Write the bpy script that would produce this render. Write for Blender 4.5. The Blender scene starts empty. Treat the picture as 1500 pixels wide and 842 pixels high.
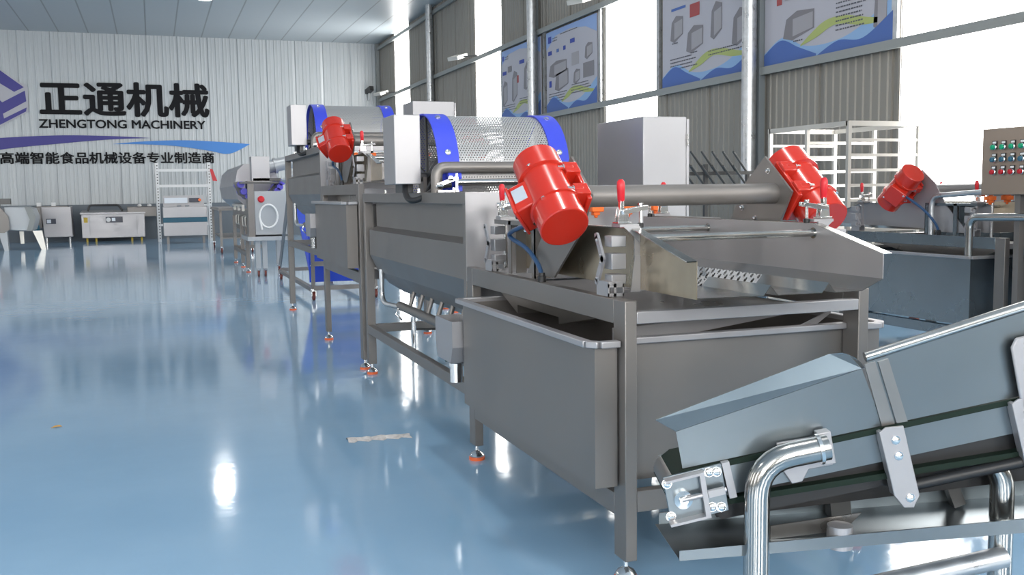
import bpy, bmesh, math, random
from mathutils import Vector, Matrix
random.seed(7)
PI = math.pi
scene = bpy.context.scene
C = scene.collection

# ------------------------------------------------------------------ camera
F, PIT, ROLL, YAW, H = 1440, .0964, -.0138, .3475, 1.2
cp, sp, cr, sr, cy, sy = math.cos(PIT), math.sin(PIT), math.cos(ROLL), math.sin(ROLL), math.cos(YAW), math.sin(YAW)
fw = Vector((cp*sy, cp*cy, -sp)); r0 = Vector((cy, -sy, 0)); u0 = Vector((sp*sy, sp*cy, cp))
R_ = r0*cr + u0*sr; U_ = -r0*sr + u0*cr
cam = bpy.data.objects.new('camera', bpy.data.cameras.new('camera'))
C.objects.link(cam)
mw = Matrix((R_, U_, -fw)).transposed().to_4x4(); mw.translation = (0, 0, H)
cam.matrix_world = mw
cam.data.sensor_width = 36; cam.data.lens = F*36/1500
cam.data.clip_start = .05; cam.data.clip_end = 200
scene.camera = cam

# ------------------------------------------------------------------ materials
def mat(name, col, rough=.5, metal=0., noise=0., nscale=8., bump=0., stretch=None, coat=0., emit=None, estr=0., spec=None, rnoise=0.):
    m = bpy.data.materials.new(name); m.use_nodes = True
    nt = m.node_tree; b = nt.nodes['Principled BSDF']
    b.inputs['Base Color'].default_value = (*col, 1); b.inputs['Roughness'].default_value = rough
    b.inputs['Metallic'].default_value = metal
    if coat: b.inputs['Coat Weight'].default_value = coat; b.inputs['Coat Roughness'].default_value = .08
    if spec is not None: b.inputs['Specular IOR Level'].default_value = spec
    if emit: b.inputs['Emission Color'].default_value = (*emit, 1); b.inputs['Emission Strength'].default_value = estr
    if noise or bump or rnoise:
        tc = nt.nodes.new('ShaderNodeTexCoord'); mp = nt.nodes.new('ShaderNodeMapping')
        if stretch: mp.inputs['Scale'].default_value = stretch
        n = nt.nodes.new('ShaderNodeTexNoise'); n.inputs['Scale'].default_value = nscale; n.inputs['Detail'].default_value = 4
        nt.links.new(tc.outputs['Object'], mp.inputs[0]); nt.links.new(mp.outputs[0], n.inputs['Vector'])
        if noise:
            mr = nt.nodes.new('ShaderNodeMapRange'); mr.inputs['To Min'].default_value = 1-noise; mr.inputs['To Max'].default_value = 1+noise
            mr.inputs['From Min'].default_value = .3; mr.inputs['From Max'].default_value = .7
            nt.links.new(n.outputs['Fac'], mr.inputs['Value'])
            vm = nt.nodes.new('ShaderNodeVectorMath'); vm.operation = 'SCALE'; vm.inputs[0].default_value = col
            nt.links.new(mr.outputs[0], vm.inputs['Scale']); nt.links.new(vm.outputs[0], b.inputs['Base Color'])
        if rnoise:
            m2 = nt.nodes.new('ShaderNodeMapRange'); m2.inputs['To Min'].default_value = max(.02, rough-rnoise); m2.inputs['To Max'].default_value = rough+rnoise
            m2.inputs['From Min'].default_value = .3; m2.inputs['From Max'].default_value = .7
            nt.links.new(n.outputs['Fac'], m2.inputs['Value']); nt.links.new(m2.outputs[0], b.inputs['Roughness'])
        if bump:
            bp = nt.nodes.new('ShaderNodeBump'); bp.inputs['Strength'].default_value = bump; bp.inputs['Distance'].default_value = .01
            nt.links.new(n.outputs['Fac'], bp.inputs['Height']); nt.links.new(bp.outputs[0], b.inputs['Normal'])
    return m

steel = mat('bead blasted steel', (.225, .208, .196), .43, .6, .06, 3, rnoise=.05)
sheet = mat('brushed sheet steel', (.32, .305, .29), .30, .9, .05, 3, rnoise=.05)
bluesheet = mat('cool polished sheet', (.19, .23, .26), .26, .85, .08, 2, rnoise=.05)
guardm = mat('guard sheet steel', (.20, .228, .245), .30, .9, .05, 3)
brass = mat('heat tinted steel', (.42, .36, .27), .3, .85, .18, 5, rnoise=.04)
satin = mat('satin sheet steel', (.40, .39, .40), .40, .6, .04, 3, rnoise=.05)
polish = mat('polished steel', (.47, .46, .44), .2, 1., .06, 6, rnoise=.05)
chrome = mat('bright plated steel', (.8, .79, .78), .16, 1.)
whitesteel = mat('bright tube steel', (.60, .58, .54), .32, .55)
dark_steel = mat('dark steel', (.10, .10, .10), .4, .7)
galv = mat('galvanised steel', (.52, .53, .54), .35, .8, .15, 14, rnoise=.1)
greysteel = mat('grey painted rail', (.30, .31, .30), .5, .2)
red = mat('red enamel', (.50, .024, .012), .25, 0, coat=.35)
redgrip = mat('red rubber grip', (.62, .012, .022), .35)
orange = mat('orange plastic', (.95, .17, .02), .4)
padorange = mat('orange foot pad', (.75, .14, .04), .5)
blueplas = mat('blue plastic band', (.045, .07, .62), .4)
blueroll = mat('violet roller', (.10, .08, .55), .4)
bluebelt = mat('blue belt', (.005, .05, .50), .4)
black = mat('black rubber', (.012, .012, .013), .45)
cable = mat('blue cable', (.015, .06, .15), .45)
green = mat('green plastic', (.0, .09, .07), .4)
greenbelt = mat('dark green belt', (.008, .018, .012), .6, spec=.2)
label_m = mat('printed aluminium plate', (.55, .6, .66), .35, .3)
white = mat('white plastic', (.8, .8, .8), .4)
yellow = mat('yellow sticker', (.65, .45, .05), .5)
winered = mat('caster wheel', (.16, .035, .025), .5)
gpush = mat('green push button', (.0, .32, .16), .35)
rpush = mat('red push button', (.45, .01, .02), .35)
screenm = mat('dark display', (.03, .035, .06), .3)
paper = mat('dusty clear tape', (.55, .52, .50), .6, 0, .2, 40, bump=.6)
leafm = mat('orange peel', (.65, .33, .05), .6)
paintgrey = mat('grey machine paint', (.42, .44, .46), .4, .3)
lampm = mat('lamp glass', (.9, .9, .9), .3, emit=(1, .98, .95), estr=14.)
tealm = mat('teal panel', (.03, .12, .18), .5)

def wall_mat(name, col, axis, pitch, seam, metal=.0, rough=.4):
    """painted profiled sheet: every rib and joint is geometry; the paint only has a faint vertical streak"""
    m = mat(name, col, rough, metal, .035, 2.2, stretch=((5, .4, .12) if axis == 'x' else (.4, 5, .12)), rnoise=.08)
    return m
wback_m = wall_mat('pale painted sheet', (.46, .485, .50), 'x', .2, 1, .15, .36)
wright_m = wall_mat('beige grey painted sheet', (.27, .25, .22), 'y', .1, 1, .1, .5)
band_m = mat('blue grey skirting sheet', (.14, .165, .19), .5)

def window_mat(st):
    m = bpy.data.materials.new('translucent daylight sheet'); m.use_nodes = True
    nt = m.node_tree; b = nt.nodes['Principled BSDF']
    b.inputs['Base Color'].default_value = (.8, .8, .78, 1); b.inputs['Roughness'].default_value = .5
    b.inputs['Emission Color'].default_value = (1, .985, .955, 1); b.inputs['Emission Strength'].default_value = st
    return m
win_m = window_mat(9.)
winl_m = window_mat(4.)
front_fill_m = window_mat(17.)  # strong glow for the fill strips added behind the camera
door_m = mat('daylight through open gate', (.8, .8, .8), .6, emit=(.93, .95, 1.), estr=2.2)

def floor_mat():
    m = bpy.data.materials.new('blue epoxy'); m.use_nodes = True
    nt = m.node_tree; b = nt.nodes['Principled BSDF']; L = nt.links.new
    tc = nt.nodes.new('ShaderNodeTexCoord')
    n1 = nt.nodes.new('ShaderNodeTexNoise'); n1.inputs['Scale'].default_value = .55; n1.inputs['Detail'].default_value = 5
    n2 = nt.nodes.new('ShaderNodeTexNoise'); n2.inputs['Scale'].default_value = 7; n2.inputs['Detail'].default_value = 3
    L(tc.outputs['Object'], n1.inputs['Vector']); L(tc.outputs['Object'], n2.inputs['Vector'])
    cr_ = nt.nodes.new('ShaderNodeValToRGB')
    cr_.color_ramp.elements[0].position = .3; cr_.color_ramp.elements[0].color = (.235, .405, .58, 1)
    cr_.color_ramp.elements[1].position = .72; cr_.color_ramp.elements[1].color = (.32, .49, .66, 1)
    L(n1.outputs['Fac'], cr_.inputs[0]); L(cr_.outputs[0], b.inputs['Base Color'])
    mr = nt.nodes.new('ShaderNodeMapRange'); mr.inputs['To Min'].default_value = .05; mr.inputs['To Max'].default_value = .12
    L(n1.outputs['Fac'], mr.inputs['Value']); L(mr.outputs[0], b.inputs['Roughness'])
    bp = nt.nodes.new('ShaderNodeBump'); bp.inputs['Strength'].default_value = .16; bp.inputs['Distance'].default_value = .004
    L(n2.outputs['Fac'], bp.inputs['Height']); L(bp.outputs[0], b.inputs['Normal'])
    b.inputs['Specular IOR Level'].default_value = .75
    return m
floor_m = floor_mat()

def grid_lines_mat(name, col, line, px, py, w, rough):
    m = bpy.data.materials.new(name); m.use_nodes = True
    nt = m.node_tree; b = nt.nodes['Principled BSDF']; L = nt.links.new
    tc = nt.nodes.new('ShaderNodeTexCoord'); s = nt.nodes.new('ShaderNodeSeparateXYZ'); L(tc.outputs['Object'], s.inputs[0])
    outs = []
    for k, (p, ww) in enumerate(((px, w), (py, w*.6))):
        if not p: continue
        d = nt.nodes.new('ShaderNodeMath'); d.operation = 'DIVIDE'; d.inputs[1].default_value = p; L(s.outputs[k], d.inputs[0])
        f = nt.nodes.new('ShaderNodeMath'); f.operation = 'FRACT'; L(d.outputs[0], f.inputs[0])
        g = nt.nodes.new('ShaderNodeMath'); g.operation = 'LESS_THAN'; g.inputs[1].default_value = ww/p; L(f.outputs[0], g.inputs[0])
        outs.append(g)
    mx = nt.nodes.new('ShaderNodeMath'); mx.operation = 'MAXIMUM'; L(outs[0].outputs[0], mx.inputs[0]); L(outs[-1].outputs[0], mx.inputs[1])
    mc = nt.nodes.new('ShaderNodeMix'); mc.data_type = 'RGBA'
    mc.inputs['A'].default_value = (*col, 1); mc.inputs['B'].default_value = (*line, 1)
    L(mx.outputs[0], mc.inputs['Factor']); L(mc.outputs['Result'], b.inputs['Base Color'])
    b.inputs['Roughness'].default_value = rough
    return m
ceil_m = grid_lines_mat('ceiling sheet', (.40, .445, .475), (.20, .225, .24), .76, 0, .035, .35)

def perf_mat(name, axis, pitch, hole):
    """sheet with real see-through punched holes"""
    m = bpy.data.materials.new(name); m.use_nodes = True
    nt = m.node_tree; b = nt.nodes['Principled BSDF']; L = nt.links.new
    b.inputs['Base Color'].default_value = (.50, .49, .485, 1); b.inputs['Metallic'].default_value = .5; b.inputs['Roughness'].default_value = .33
    uv = nt.nodes.new('ShaderNodeUVMap'); s = nt.nodes.new('ShaderNodeSeparateXYZ'); L(uv.outputs[0], s.inputs[0])
    def mth(op, a, bb=None):
        n = nt.nodes.new('ShaderNodeMath'); n.operation = op
        for i, v in enumerate((a, bb)):
            if v is None: continue
            if isinstance(v, (int, float)): n.inputs[i].default_value = v
            else: L(v, n.inputs[i])
        return n.outputs[0]
    u = mth('DIVIDE', s.outputs[0], pitch); v = mth('DIVIDE', s.outputs[1], pitch*.866)
    row = mth('FLOOR', v); off = mth('MULTIPLY', mth('MODULO', row, 2.), .5)
    fu = mth('SUBTRACT', mth('FRACT', mth('ADD', u, off)), .5); fv = mth('MULTIPLY', mth('SUBTRACT', mth('FRACT', v), .5), .866)
    d = mth('SQRT', mth('ADD', mth('MULTIPLY', fu, fu), mth('MULTIPLY', fv, fv)))
    h = mth('LESS_THAN', d, hole)
    tr = nt.nodes.new('ShaderNodeBsdfTransparent'); mx = nt.nodes.new('ShaderNodeMixShader')
    L(h, mx.inputs[0]); L(b.outputs[0], mx.inputs[1]); L(tr.outputs[0], mx.inputs[2])
    L(mx.outputs[0], nt.nodes['Material Output'].inputs[0])
    return m
perf_m = perf_mat('perforated steel', 0, .0150, .225)
perf2_m = perf_mat('coarse perforated steel', 0, .022, .30)

# ------------------------------------------------------------------ mesh builder
class MB:
    def __init__(s): s.v = []; s.f = []; s.uv = {}
    def add(s, vs, fs):
        o = len(s.v); s.v += [tuple(v) for v in vs]; s.f += [tuple(i+o for i in f) for f in fs]; return s
    def box(s, x0, x1, y0, y1, z0, z1):
        return s.add([(x, y, z) for z in (z0, z1) for y in (y0, y1) for x in (x0, x1)],
                     [(0, 2, 3, 1), (4, 5, 7, 6), (0, 1, 5, 4), (2, 6, 7, 3), (0, 4, 6, 2), (1, 3, 7, 5)])
    def obox(s, c, ax, hs):
        c = Vector(c); a = [Vector(q).normalized()*h for q, h in zip(ax, hs)]
        return s.add([c + a[0]*i + a[1]*j + a[2]*k for k in (-1, 1) for j in (-1, 1) for i in (-1, 1)],
                     [(0, 2, 3, 1), (4, 5, 7, 6), (0, 1, 5, 4), (2, 6, 7, 3), (0, 4, 6, 2), (1, 3, 7, 5)])
    def bar(s, p, q, w, h, up=(0, 0, 1)):
        p = Vector(p); q = Vector(q); d = (q-p); L = d.length; d.normalize()
        x = d.cross(Vector(up)).normalized(); z = x.cross(d)
        return s.obox((p+q)/2, (x, d, z), (w/2, L/2, h/2))
    def prism(s, poly, axis, a, b):
        n = len(poly)
        def mk(p, t): return {'x': (t, p[0], p[1]), 'y': (p[0], t, p[1]), 'z': (p[0], p[1], t)}[axis]
        vs = [mk(p, a) for p in poly] + [mk(p, b) for p in poly]
        fs = [tuple(range(n)), tuple(range(2*n-1, n-1, -1))] + [(i, i+n, (i+1) % n+n, (i+1) % n) for i in range(n)]
        return s.add(vs, fs)
    def strip(s, pts, axis, a, b, closed=False):
        """open sheet: 2-D profile swept along axis"""
        n = len(pts)
        def mk(p, t): return {'x': (t, p[0], p[1]), 'y': (p[0], t, p[1]), 'z': (p[0], p[1], t)}[axis]
        vs = [mk(p, a) for p in pts] + [mk(p, b) for p in pts]
        return s.add(vs, [(i, (i+1) % n, (i+1) % n+n, i+n) for i in range(n if closed else n-1)])
    def tube(s, pts, r, n=12, bend=0., cap=True):
        P = [Vector(p) for p in pts]
        if bend:
            Q = [P[0]]
            for i in range(1, len(P)-1):
                a = (P[i-1]-P[i]); b = (P[i+1]-P[i]); t = min(bend, a.length*.49, b.length*.49)
                a = P[i]+a.normalized()*t; b = P[i]+b.normalized()*t
                for k in range(7):
                    u = k/6; Q.append(a*(1-u)**2 + P[i]*2*u*(1-u) + b*u*u)
            Q.append(P[-1]); P = Q
        ref = None; rings = []
        for i, p in enumerate(P):
            d = (P[min(i+1, len(P)-1)]-P[max(i-1, 0)]).normalized()
            if ref is None:
                ref = Vector((0, 0, 1)) if abs(d.z) < .9 else Vector((1, 0, 0))
            x = d.cross(ref).normalized(); z = x.cross(d).normalized(); ref = z
            rings.append([p + (x*math.cos(2*PI*k/n)+z*math.sin(2*PI*k/n))*(r[i] if isinstance(r, list) else r) for k in range(n)])
        vs = [v for g in rings for v in g]; fs = []
        for i in range(len(rings)-1):
            for k in range(n): fs.append((i*n+k, i*n+(k+1) % n, (i+1)*n+(k+1) % n, (i+1)*n+k))
        if cap: fs += [tuple(range(n-1, -1, -1)), tuple(range((len(rings)-1)*n, len(rings)*n))]
        return s.add(vs, fs)
    def cyl(s, p, q, r, n=20): return s.tube([p, q], r, n)
    def lathe(s, prof, o, ax, n=28):
        """prof: list of (distance along axis, radius)"""
        o = Vector(o); d = Vector(ax).normalized(); ref = Vector((0, 0, 1)) if abs(d.z) < .9 else Vector((1, 0, 0))
        x = d.cross(ref).normalized(); z = x.cross(d); vs = []; fs = []; m = len(prof)
        for t, r in prof:
            vs += [o + d*t + (x*math.cos(2*PI*k/n)+z*math.sin(2*PI*k/n))*max(r, 1e-4) for k in range(n)]
        for i in range(m-1):
            for k in range(n): fs.append((i*n+k, i*n+(k+1) % n, (i+1)*n+(k+1) % n, (i+1)*n+k))
        fs += [tuple(range(n-1, -1, -1)), tuple(range((m-1)*n, m*n))]
        return s.add(vs, fs)

def obj(name, mb, m, parent=None, bevel=0., solid=0., smooth=True, label=None, uvcyl=None):
    base = Vector(parent['_b']) if parent is not None else Vector((0, 0, 0))
    me = bpy.data.meshes.new(name)
    me.from_pydata([tuple(Vector(v)-base) for v in mb.v], [], mb.f)
    bm = bmesh.new(); bm.from_mesh(me)
    bmesh.ops.recalc_face_normals(bm, faces=bm.faces)
    if smooth:
        for f in bm.faces: f.smooth = True
        for e in bm.edges:
            if len(e.link_faces) != 2 or e.calc_face_angle(0) > .6: e.smooth = False
    if uvcyl:
        lay = bm.loops.layers.uv.new('UVMap'); (yc, zc, rr) = uvcyl
        for f in bm.faces:
            for l in f.loops:
                co = l.vert.co+base; l[lay].uv = (co.x, (math.atan2(co.z-zc, co.y-yc)+PI)*rr)
    bm.to_mesh(me); bm.free()
    me.materials.append(m)
    o = bpy.data.objects.new(name, me); C.objects.link(o)
    if parent is not None:
        o.parent = parent; o['_b'] = tuple(base)
    else: o['_b'] = (0, 0, 0)
    if solid:
        md = o.modifiers.new('s', 'SOLIDIFY'); md.thickness = solid; md.offset = 0
    if bevel:
        md = o.modifiers.new('b', 'BEVEL'); md.width = bevel; md.segments = 2; md.limit_method = 'ANGLE'; md.angle_limit = .7
    if label: o['label'] = label
    return o
def thing(name, label, cat, base=(0, 0, 0), group=None):
    o = bpy.data.objects.new(name, None); C.objects.link(o); o.empty_display_size = .1
    o.location = base; o['_b'] = tuple(base); o['label'] = label; o['category'] = cat
    if group: o['group'] = group
    return o
def tag(o, label, cat, group=None, kind=None):
    o['label'] = label; o['category'] = cat
    if group: o['group'] = group
    if kind: o['kind'] = kind
    return o
def struct(name, mb, m, parent=None, **k):
    o = obj(name, mb, m, parent, **k); o['kind'] = 'structure'; return o
def recenter(o):
    """origin to the mesh's own bottom centre"""
    me = o.data; xs = [v.co.x for v in me.vertices]; ys = [v.co.y for v in me.vertices]; zs = [v.co.z for v in me.vertices]
    c = Vector(((min(xs)+max(xs))/2, (min(ys)+max(ys))/2, min(zs)))
    me.transform(Matrix.Translation(-c)); o.location = c
    return o

# ================================================================== SETTING
X0, X1, Y0, Y1, ZC = -13., 6.8, -7., 30.6, 5.83
struct('floor', MB().add([(X0, Y0, 0), (X1+.3, Y0, 0), (X1+.3, Y1+.3, 0), (X0, Y1+.3, 0)], [(0, 1, 2, 3)]), floor_m)
struct('ceiling', MB().box(X0, X1+.3, Y0, Y1+.3, ZC, ZC+.1), ceil_m)

def ribs(a, b, panel, prof):
    """profile heights along a wall between a and b"""
    out = []; k = math.floor(a/panel)
    t = k*panel
    while t < b:
        for (u, h) in prof:
            q = t+u*panel
            if a < q < b: out.append((q, h))
        t += panel
    return [(a, 0)]+out+[(b, 0)]
pb = []
for i in range(4): 
    u = i*.25
    pb += [(u+.02, 0), (u+.035, .014), (u+.065, .014), (u+.08, 0), (u+.14, 0), (u+.15, .005), (u+.17, .005), (u+.18, 0)]
pb = [(.0, -.012), (.008, -.012)] + pb
pr = ribs(X0, X1, .84, pb)
struct('wall_back', MB().strip([(x, Y1-h) for x, h in pr], 'z', 1.02, ZC), wback_m, smooth=False)
struct('baseboard_back', MB().box(X0, X1, Y1-.03, Y1+.05, 0, 1.02), band_m)
pc = [(.0, -.02), (.012, -.02), (.016, 0)]
for i in range(9):
    u = .05+i*.105
    pc += [(u, 0), (u+.012, .012), (u+.04, .012), (u+.052, 0)]
wins = [(26.8, 28.55), (19.2, 20.9), (12.6, 14.3), (6.0, 7.73), (-.6, 1.1)]
mbw = MB(); prev = Y0
for (a, b) in sorted(wins):
    pr = ribs(prev, a, 1.12, pc); mbw.strip([(X1-h, y) for y, h in pr], 'z', .6, ZC); prev = b
    mbw.box(X1, X1+.05, a, b, 0.6, .9)
pr = ribs(prev, Y1, 1.12, pc); mbw.strip([(X1-h, y) for y, h in pr], 'z', .6, ZC)
struct('wall_right', mbw, wright_m, smooth=False)
struct('baseboard_right', MB().box(X1-.03, X1+.2, Y0, Y1, 0, .6), band_m)
for i, (a, b) in enumerate(sorted(wins)):
    pr = ribs(a, b, .42, [(.1, 0), (.16, .02), (.3, .02), (.36, 0), (.6, 0), (.64, .008), (.76, .008), (.8, 0)])
    struct('window_%d' % (i+1), MB().strip([(X1+.01-h, y) for y, h in pr], 'z', .9, ZC), win_m, smooth=False)
# unseen sides of the hall
mbl = MB(); prev = Y0; lw = [(-2., 0), (5., 7.), (12., 14.), (19, 21), (26, 28)]
for (a, b) in lw:
    mbl.box(X0-.05, X0, prev, a, 0, ZC); mbl.box(X0-.05, X0, a, b, 0, .9); prev = b
mbl.box(X0-.05, X0, prev, Y1, 0, ZC)
struct('wall_left', mbl, wright_m, smooth=False)
for i, (a, b) in enumerate(lw):
    struct('window_%d' % (i+6), MB().box(X0-.03, X0-.01, a, b, .9, ZC), winl_m, smooth=False)
front_fill = [(-11.5, -9.5), (-6.5, -4.5), (-1.5, .5), (3.2, 5.2)]
mf = MB(); prev = X0
for (a, b) in front_fill: mf.box(prev, a, Y0-.05, Y0, 0, ZC).box(a, b, Y0-.05, Y0, 0, 1.6); prev = b
mf.box(prev, X1, Y0-.05, Y0, 0, ZC)
struct('wall_front', mf, wright_m, smooth=False)
for i, (a, b) in enumerate(front_fill): struct('window_%d' % (i+11), MB().box(a, b, Y0-.03, Y0-.01, 1.6, ZC), front_fill_m, smooth=False)  # unseen fill strips, added to brighten faces turned towards the camera

# rails and columns of the steel hall
n = 1
for z, ya, yb in ((4.09, Y0, Y1), (5.66, Y0, Y1), (2.56, Y0, 17.3)):
    mb = MB().box(X1-.09, X1-.02, ya, yb, z-.03, z+.03).box(X1-.10, X1-.085, ya, yb, z-.045, z+.045)
    struct('trim_%d' % n, mb, greysteel); n += 1
for yc in (24.5, 17.35, 10.2, 3.05):
    struct('trim_%d' % n, MB().cyl((X1-.20, yc-.0216*yc+.02, 0), (X1-.20, yc-.0216*yc+.02, ZC), .085, 24), galv); n += 1
    mb = MB().box(X1-.11, X1-.03, yc-.27, yc-.255, 0, ZC).box(X1-.11, X1-.03, yc-.06, yc-.045, 0, ZC).box(X1-.11, X1-.10, yc-.255, yc-.06, 0, ZC)
    struct('trim_%d' % n, mb, mat('column grey', (.20, .22, .23), .5, .2) if n == 5 else bpy.data.materials['column grey']); n += 1
struct('trim_%d' % n, MB().box(X1-.12, X1-.02, Y1-.12, Y1-.02, 0, ZC), greysteel); n += 1
for yc in (14.42, 12.5, 7.78, 16.8, 19.1):   # window jambs
    struct('trim_%d' % n, MB().box(X1-.05, X1-.005, yc-.04, yc+.04, 2.6, 4.06), galv); n += 1

# ================================================================== LETTERING ON THE BACK WALL
dk = mat('black vinyl lettering', (.005, .005, .007), .55, spec=.2)
navy = mat('navy vinyl', (.050, .042, .26), .45)
skyb = mat('sky blue vinyl', (.06, .24, .64), .45)
palev = mat('pale vinyl', (.50, .49, .53), .5)
def letters(name, body, x0, x1, z0, z1, m, y, bold=0., ext=.006):
    cu = bpy.data.curves.new('t', 'FONT'); cu.body = body; cu.size = 1; cu.extrude = .01; cu.resolution_u = 3
    o = bpy.data.objects.new('t', cu); C.objects.link(o); bpy.context.view_layer.update()
    me = bpy.data.meshes.new_from_object(o.evaluated_get(bpy.context.evaluated_depsgraph_get()))
    bpy.data.objects.remove(o)
    xs = [v.co.x for v in me.vertices]; ys = [v.co.y for v in me.vertices]
    a, b, c, d = min(xs), max(xs), min(ys), max(ys)
    w_, h_ = x1-x0-2*bold, z1-z0-2*bold
    V = [((v.co.x-a)/(b-a)*w_-w_/2, -v.co.z/.01*ext, (v.co.y-c)/(d-c)*h_+bold) for v in me.vertices]
    FF = [tuple(p.vertices) for p in me.polygons]; bpy.data.meshes.remove(me)
    mb = MB()
    steps = [(0, 0)] if not bold else [(q*math.cos(k*PI/4)*bold, q*math.sin(k*PI/4)*bold*.8) for q in (.5, 1) for k in range(8)]
    for n_, (dx, dz) in enumerate(steps): mb.add([(x+dx, yy-n_*.00004, z+dz) for x, yy, z in V], FF)
    q = obj(name, mb, m, smooth=False); q.location = ((x0+x1)/2, y, z0)
    return q
YW = Y1-.035
tag(letters('wall_lettering', '正通机械', -2.86, 1.68, 3.50, 4.50, dk, YW, .034), 'big black Chinese company name of four characters on the pale back wall', 'sign')
tag(letters('wall_lettering', 'ZHENGTONG MACHINERY', -2.90, 1.55, 3.17, 3.42, dk, YW, .009), 'black English company name line on the back wall', 'sign')
tag(letters('wall_lettering', '高端智能食品机械设备专业制造商', -3.93, 1.76, 2.17, 2.51, dk, YW, .010), 'long black line of small Chinese characters lowest on the back wall', 'sign')
def wallpoly(name, pts, m, y, t=.006): return obj(name, MB().prism(pts, 'y', y-t, y), m)
def smoothcurve(pts, n=10):
    out = []
    for i in range(len(pts)-1):
        p0 = pts[max(i-1, 0)]; p1 = pts[i]; p2 = pts[i+1]; p3 = pts[min(i+2, len(pts)-1)]
        for k in range(n):
            t = k/n
            out.append(tuple(.5*((2*b)+(-a+c)*t+(2*a-5*b+4*c-d)*t*t+(-a+3*b-3*c+d)*t**3) for a, b, c, d in zip(p0, p1, p2, p3)))
    out.append(pts[-1]); return out
sw = smoothcurve([(-7.4, 2.35), (-5.5, 2.75), (-3.9, 2.89), (-2.4, 2.97), (-1.1, 2.96), (.04, 2.91)]) + smoothcurve([(.04, 2.91), (-1.1, 2.86), (-2.4, 2.74), (-3.9, 2.57), (-5.5, 2.25), (-7.4, 1.75)])[1:]
tag(recenter(wallpoly('swoosh', sw, navy, YW)), 'long navy blue swoosh on the back wall under the company name', 'sign')
sw = smoothcurve([(-1.0, 2.735), (-.2, 2.81), (.9, 2.85), (1.9, 2.81), (2.8, 2.745)]) + smoothcurve([(2.8, 2.745), (2.2, 2.46), (1.6, 2.55), (.7, 2.68), (-.3, 2.73), (-1.0, 2.73)])[1:]
tag(recenter(wallpoly('swoosh', sw, skyb, YW)), 'light blue pointed swoosh at the right end of the navy one', 'sign')
def W(px, py): return (-3.792+(px)*.01782*1.0, 4.712-(py-24)*.0188)   # local drawing units of the emblem
hx = thing('wall_emblem', 'navy hexagonal emblem with pale stripes, cut by the left edge of the picture', 'sign', (-4.4, YW, 2.9))
obj('backing', MB().prism([(-4.42, 5.15), (-3.12, 4.29), (-3.14, 3.62), (-4.42, 2.88), (-5.7, 3.62), (-5.72, 4.29)], 'y', YW-.004, YW), palev, hx)
for pl in ([(-3.88, 4.80), (-3.22, 4.28), (-3.47, 4.15), (-4.42, 4.78), (-5.4, 4.15), (-5.65, 4.3), (-4.42, 5.10)],
           [(-4.42, 4.5), (-3.78, 3.86), (-3.20, 4.19), (-3.18, 3.90), (-3.78, 3.55), (-3.76, 3.42), (-3.18, 3.73), (-3.2, 3.62), (-4.42, 2.94), (-4.42, 3.3)],
           [(-4.5, 4.5), (-5.1, 3.86), (-5.64, 4.19), (-5.66, 3.65), (-4.5, 2.98), (-4.5, 3.5), (-5.2, 3.9)]):
    obj('emblem_bar', MB().prism(pl, 'y', YW-.012, YW-.005), navy, hx)

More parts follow.
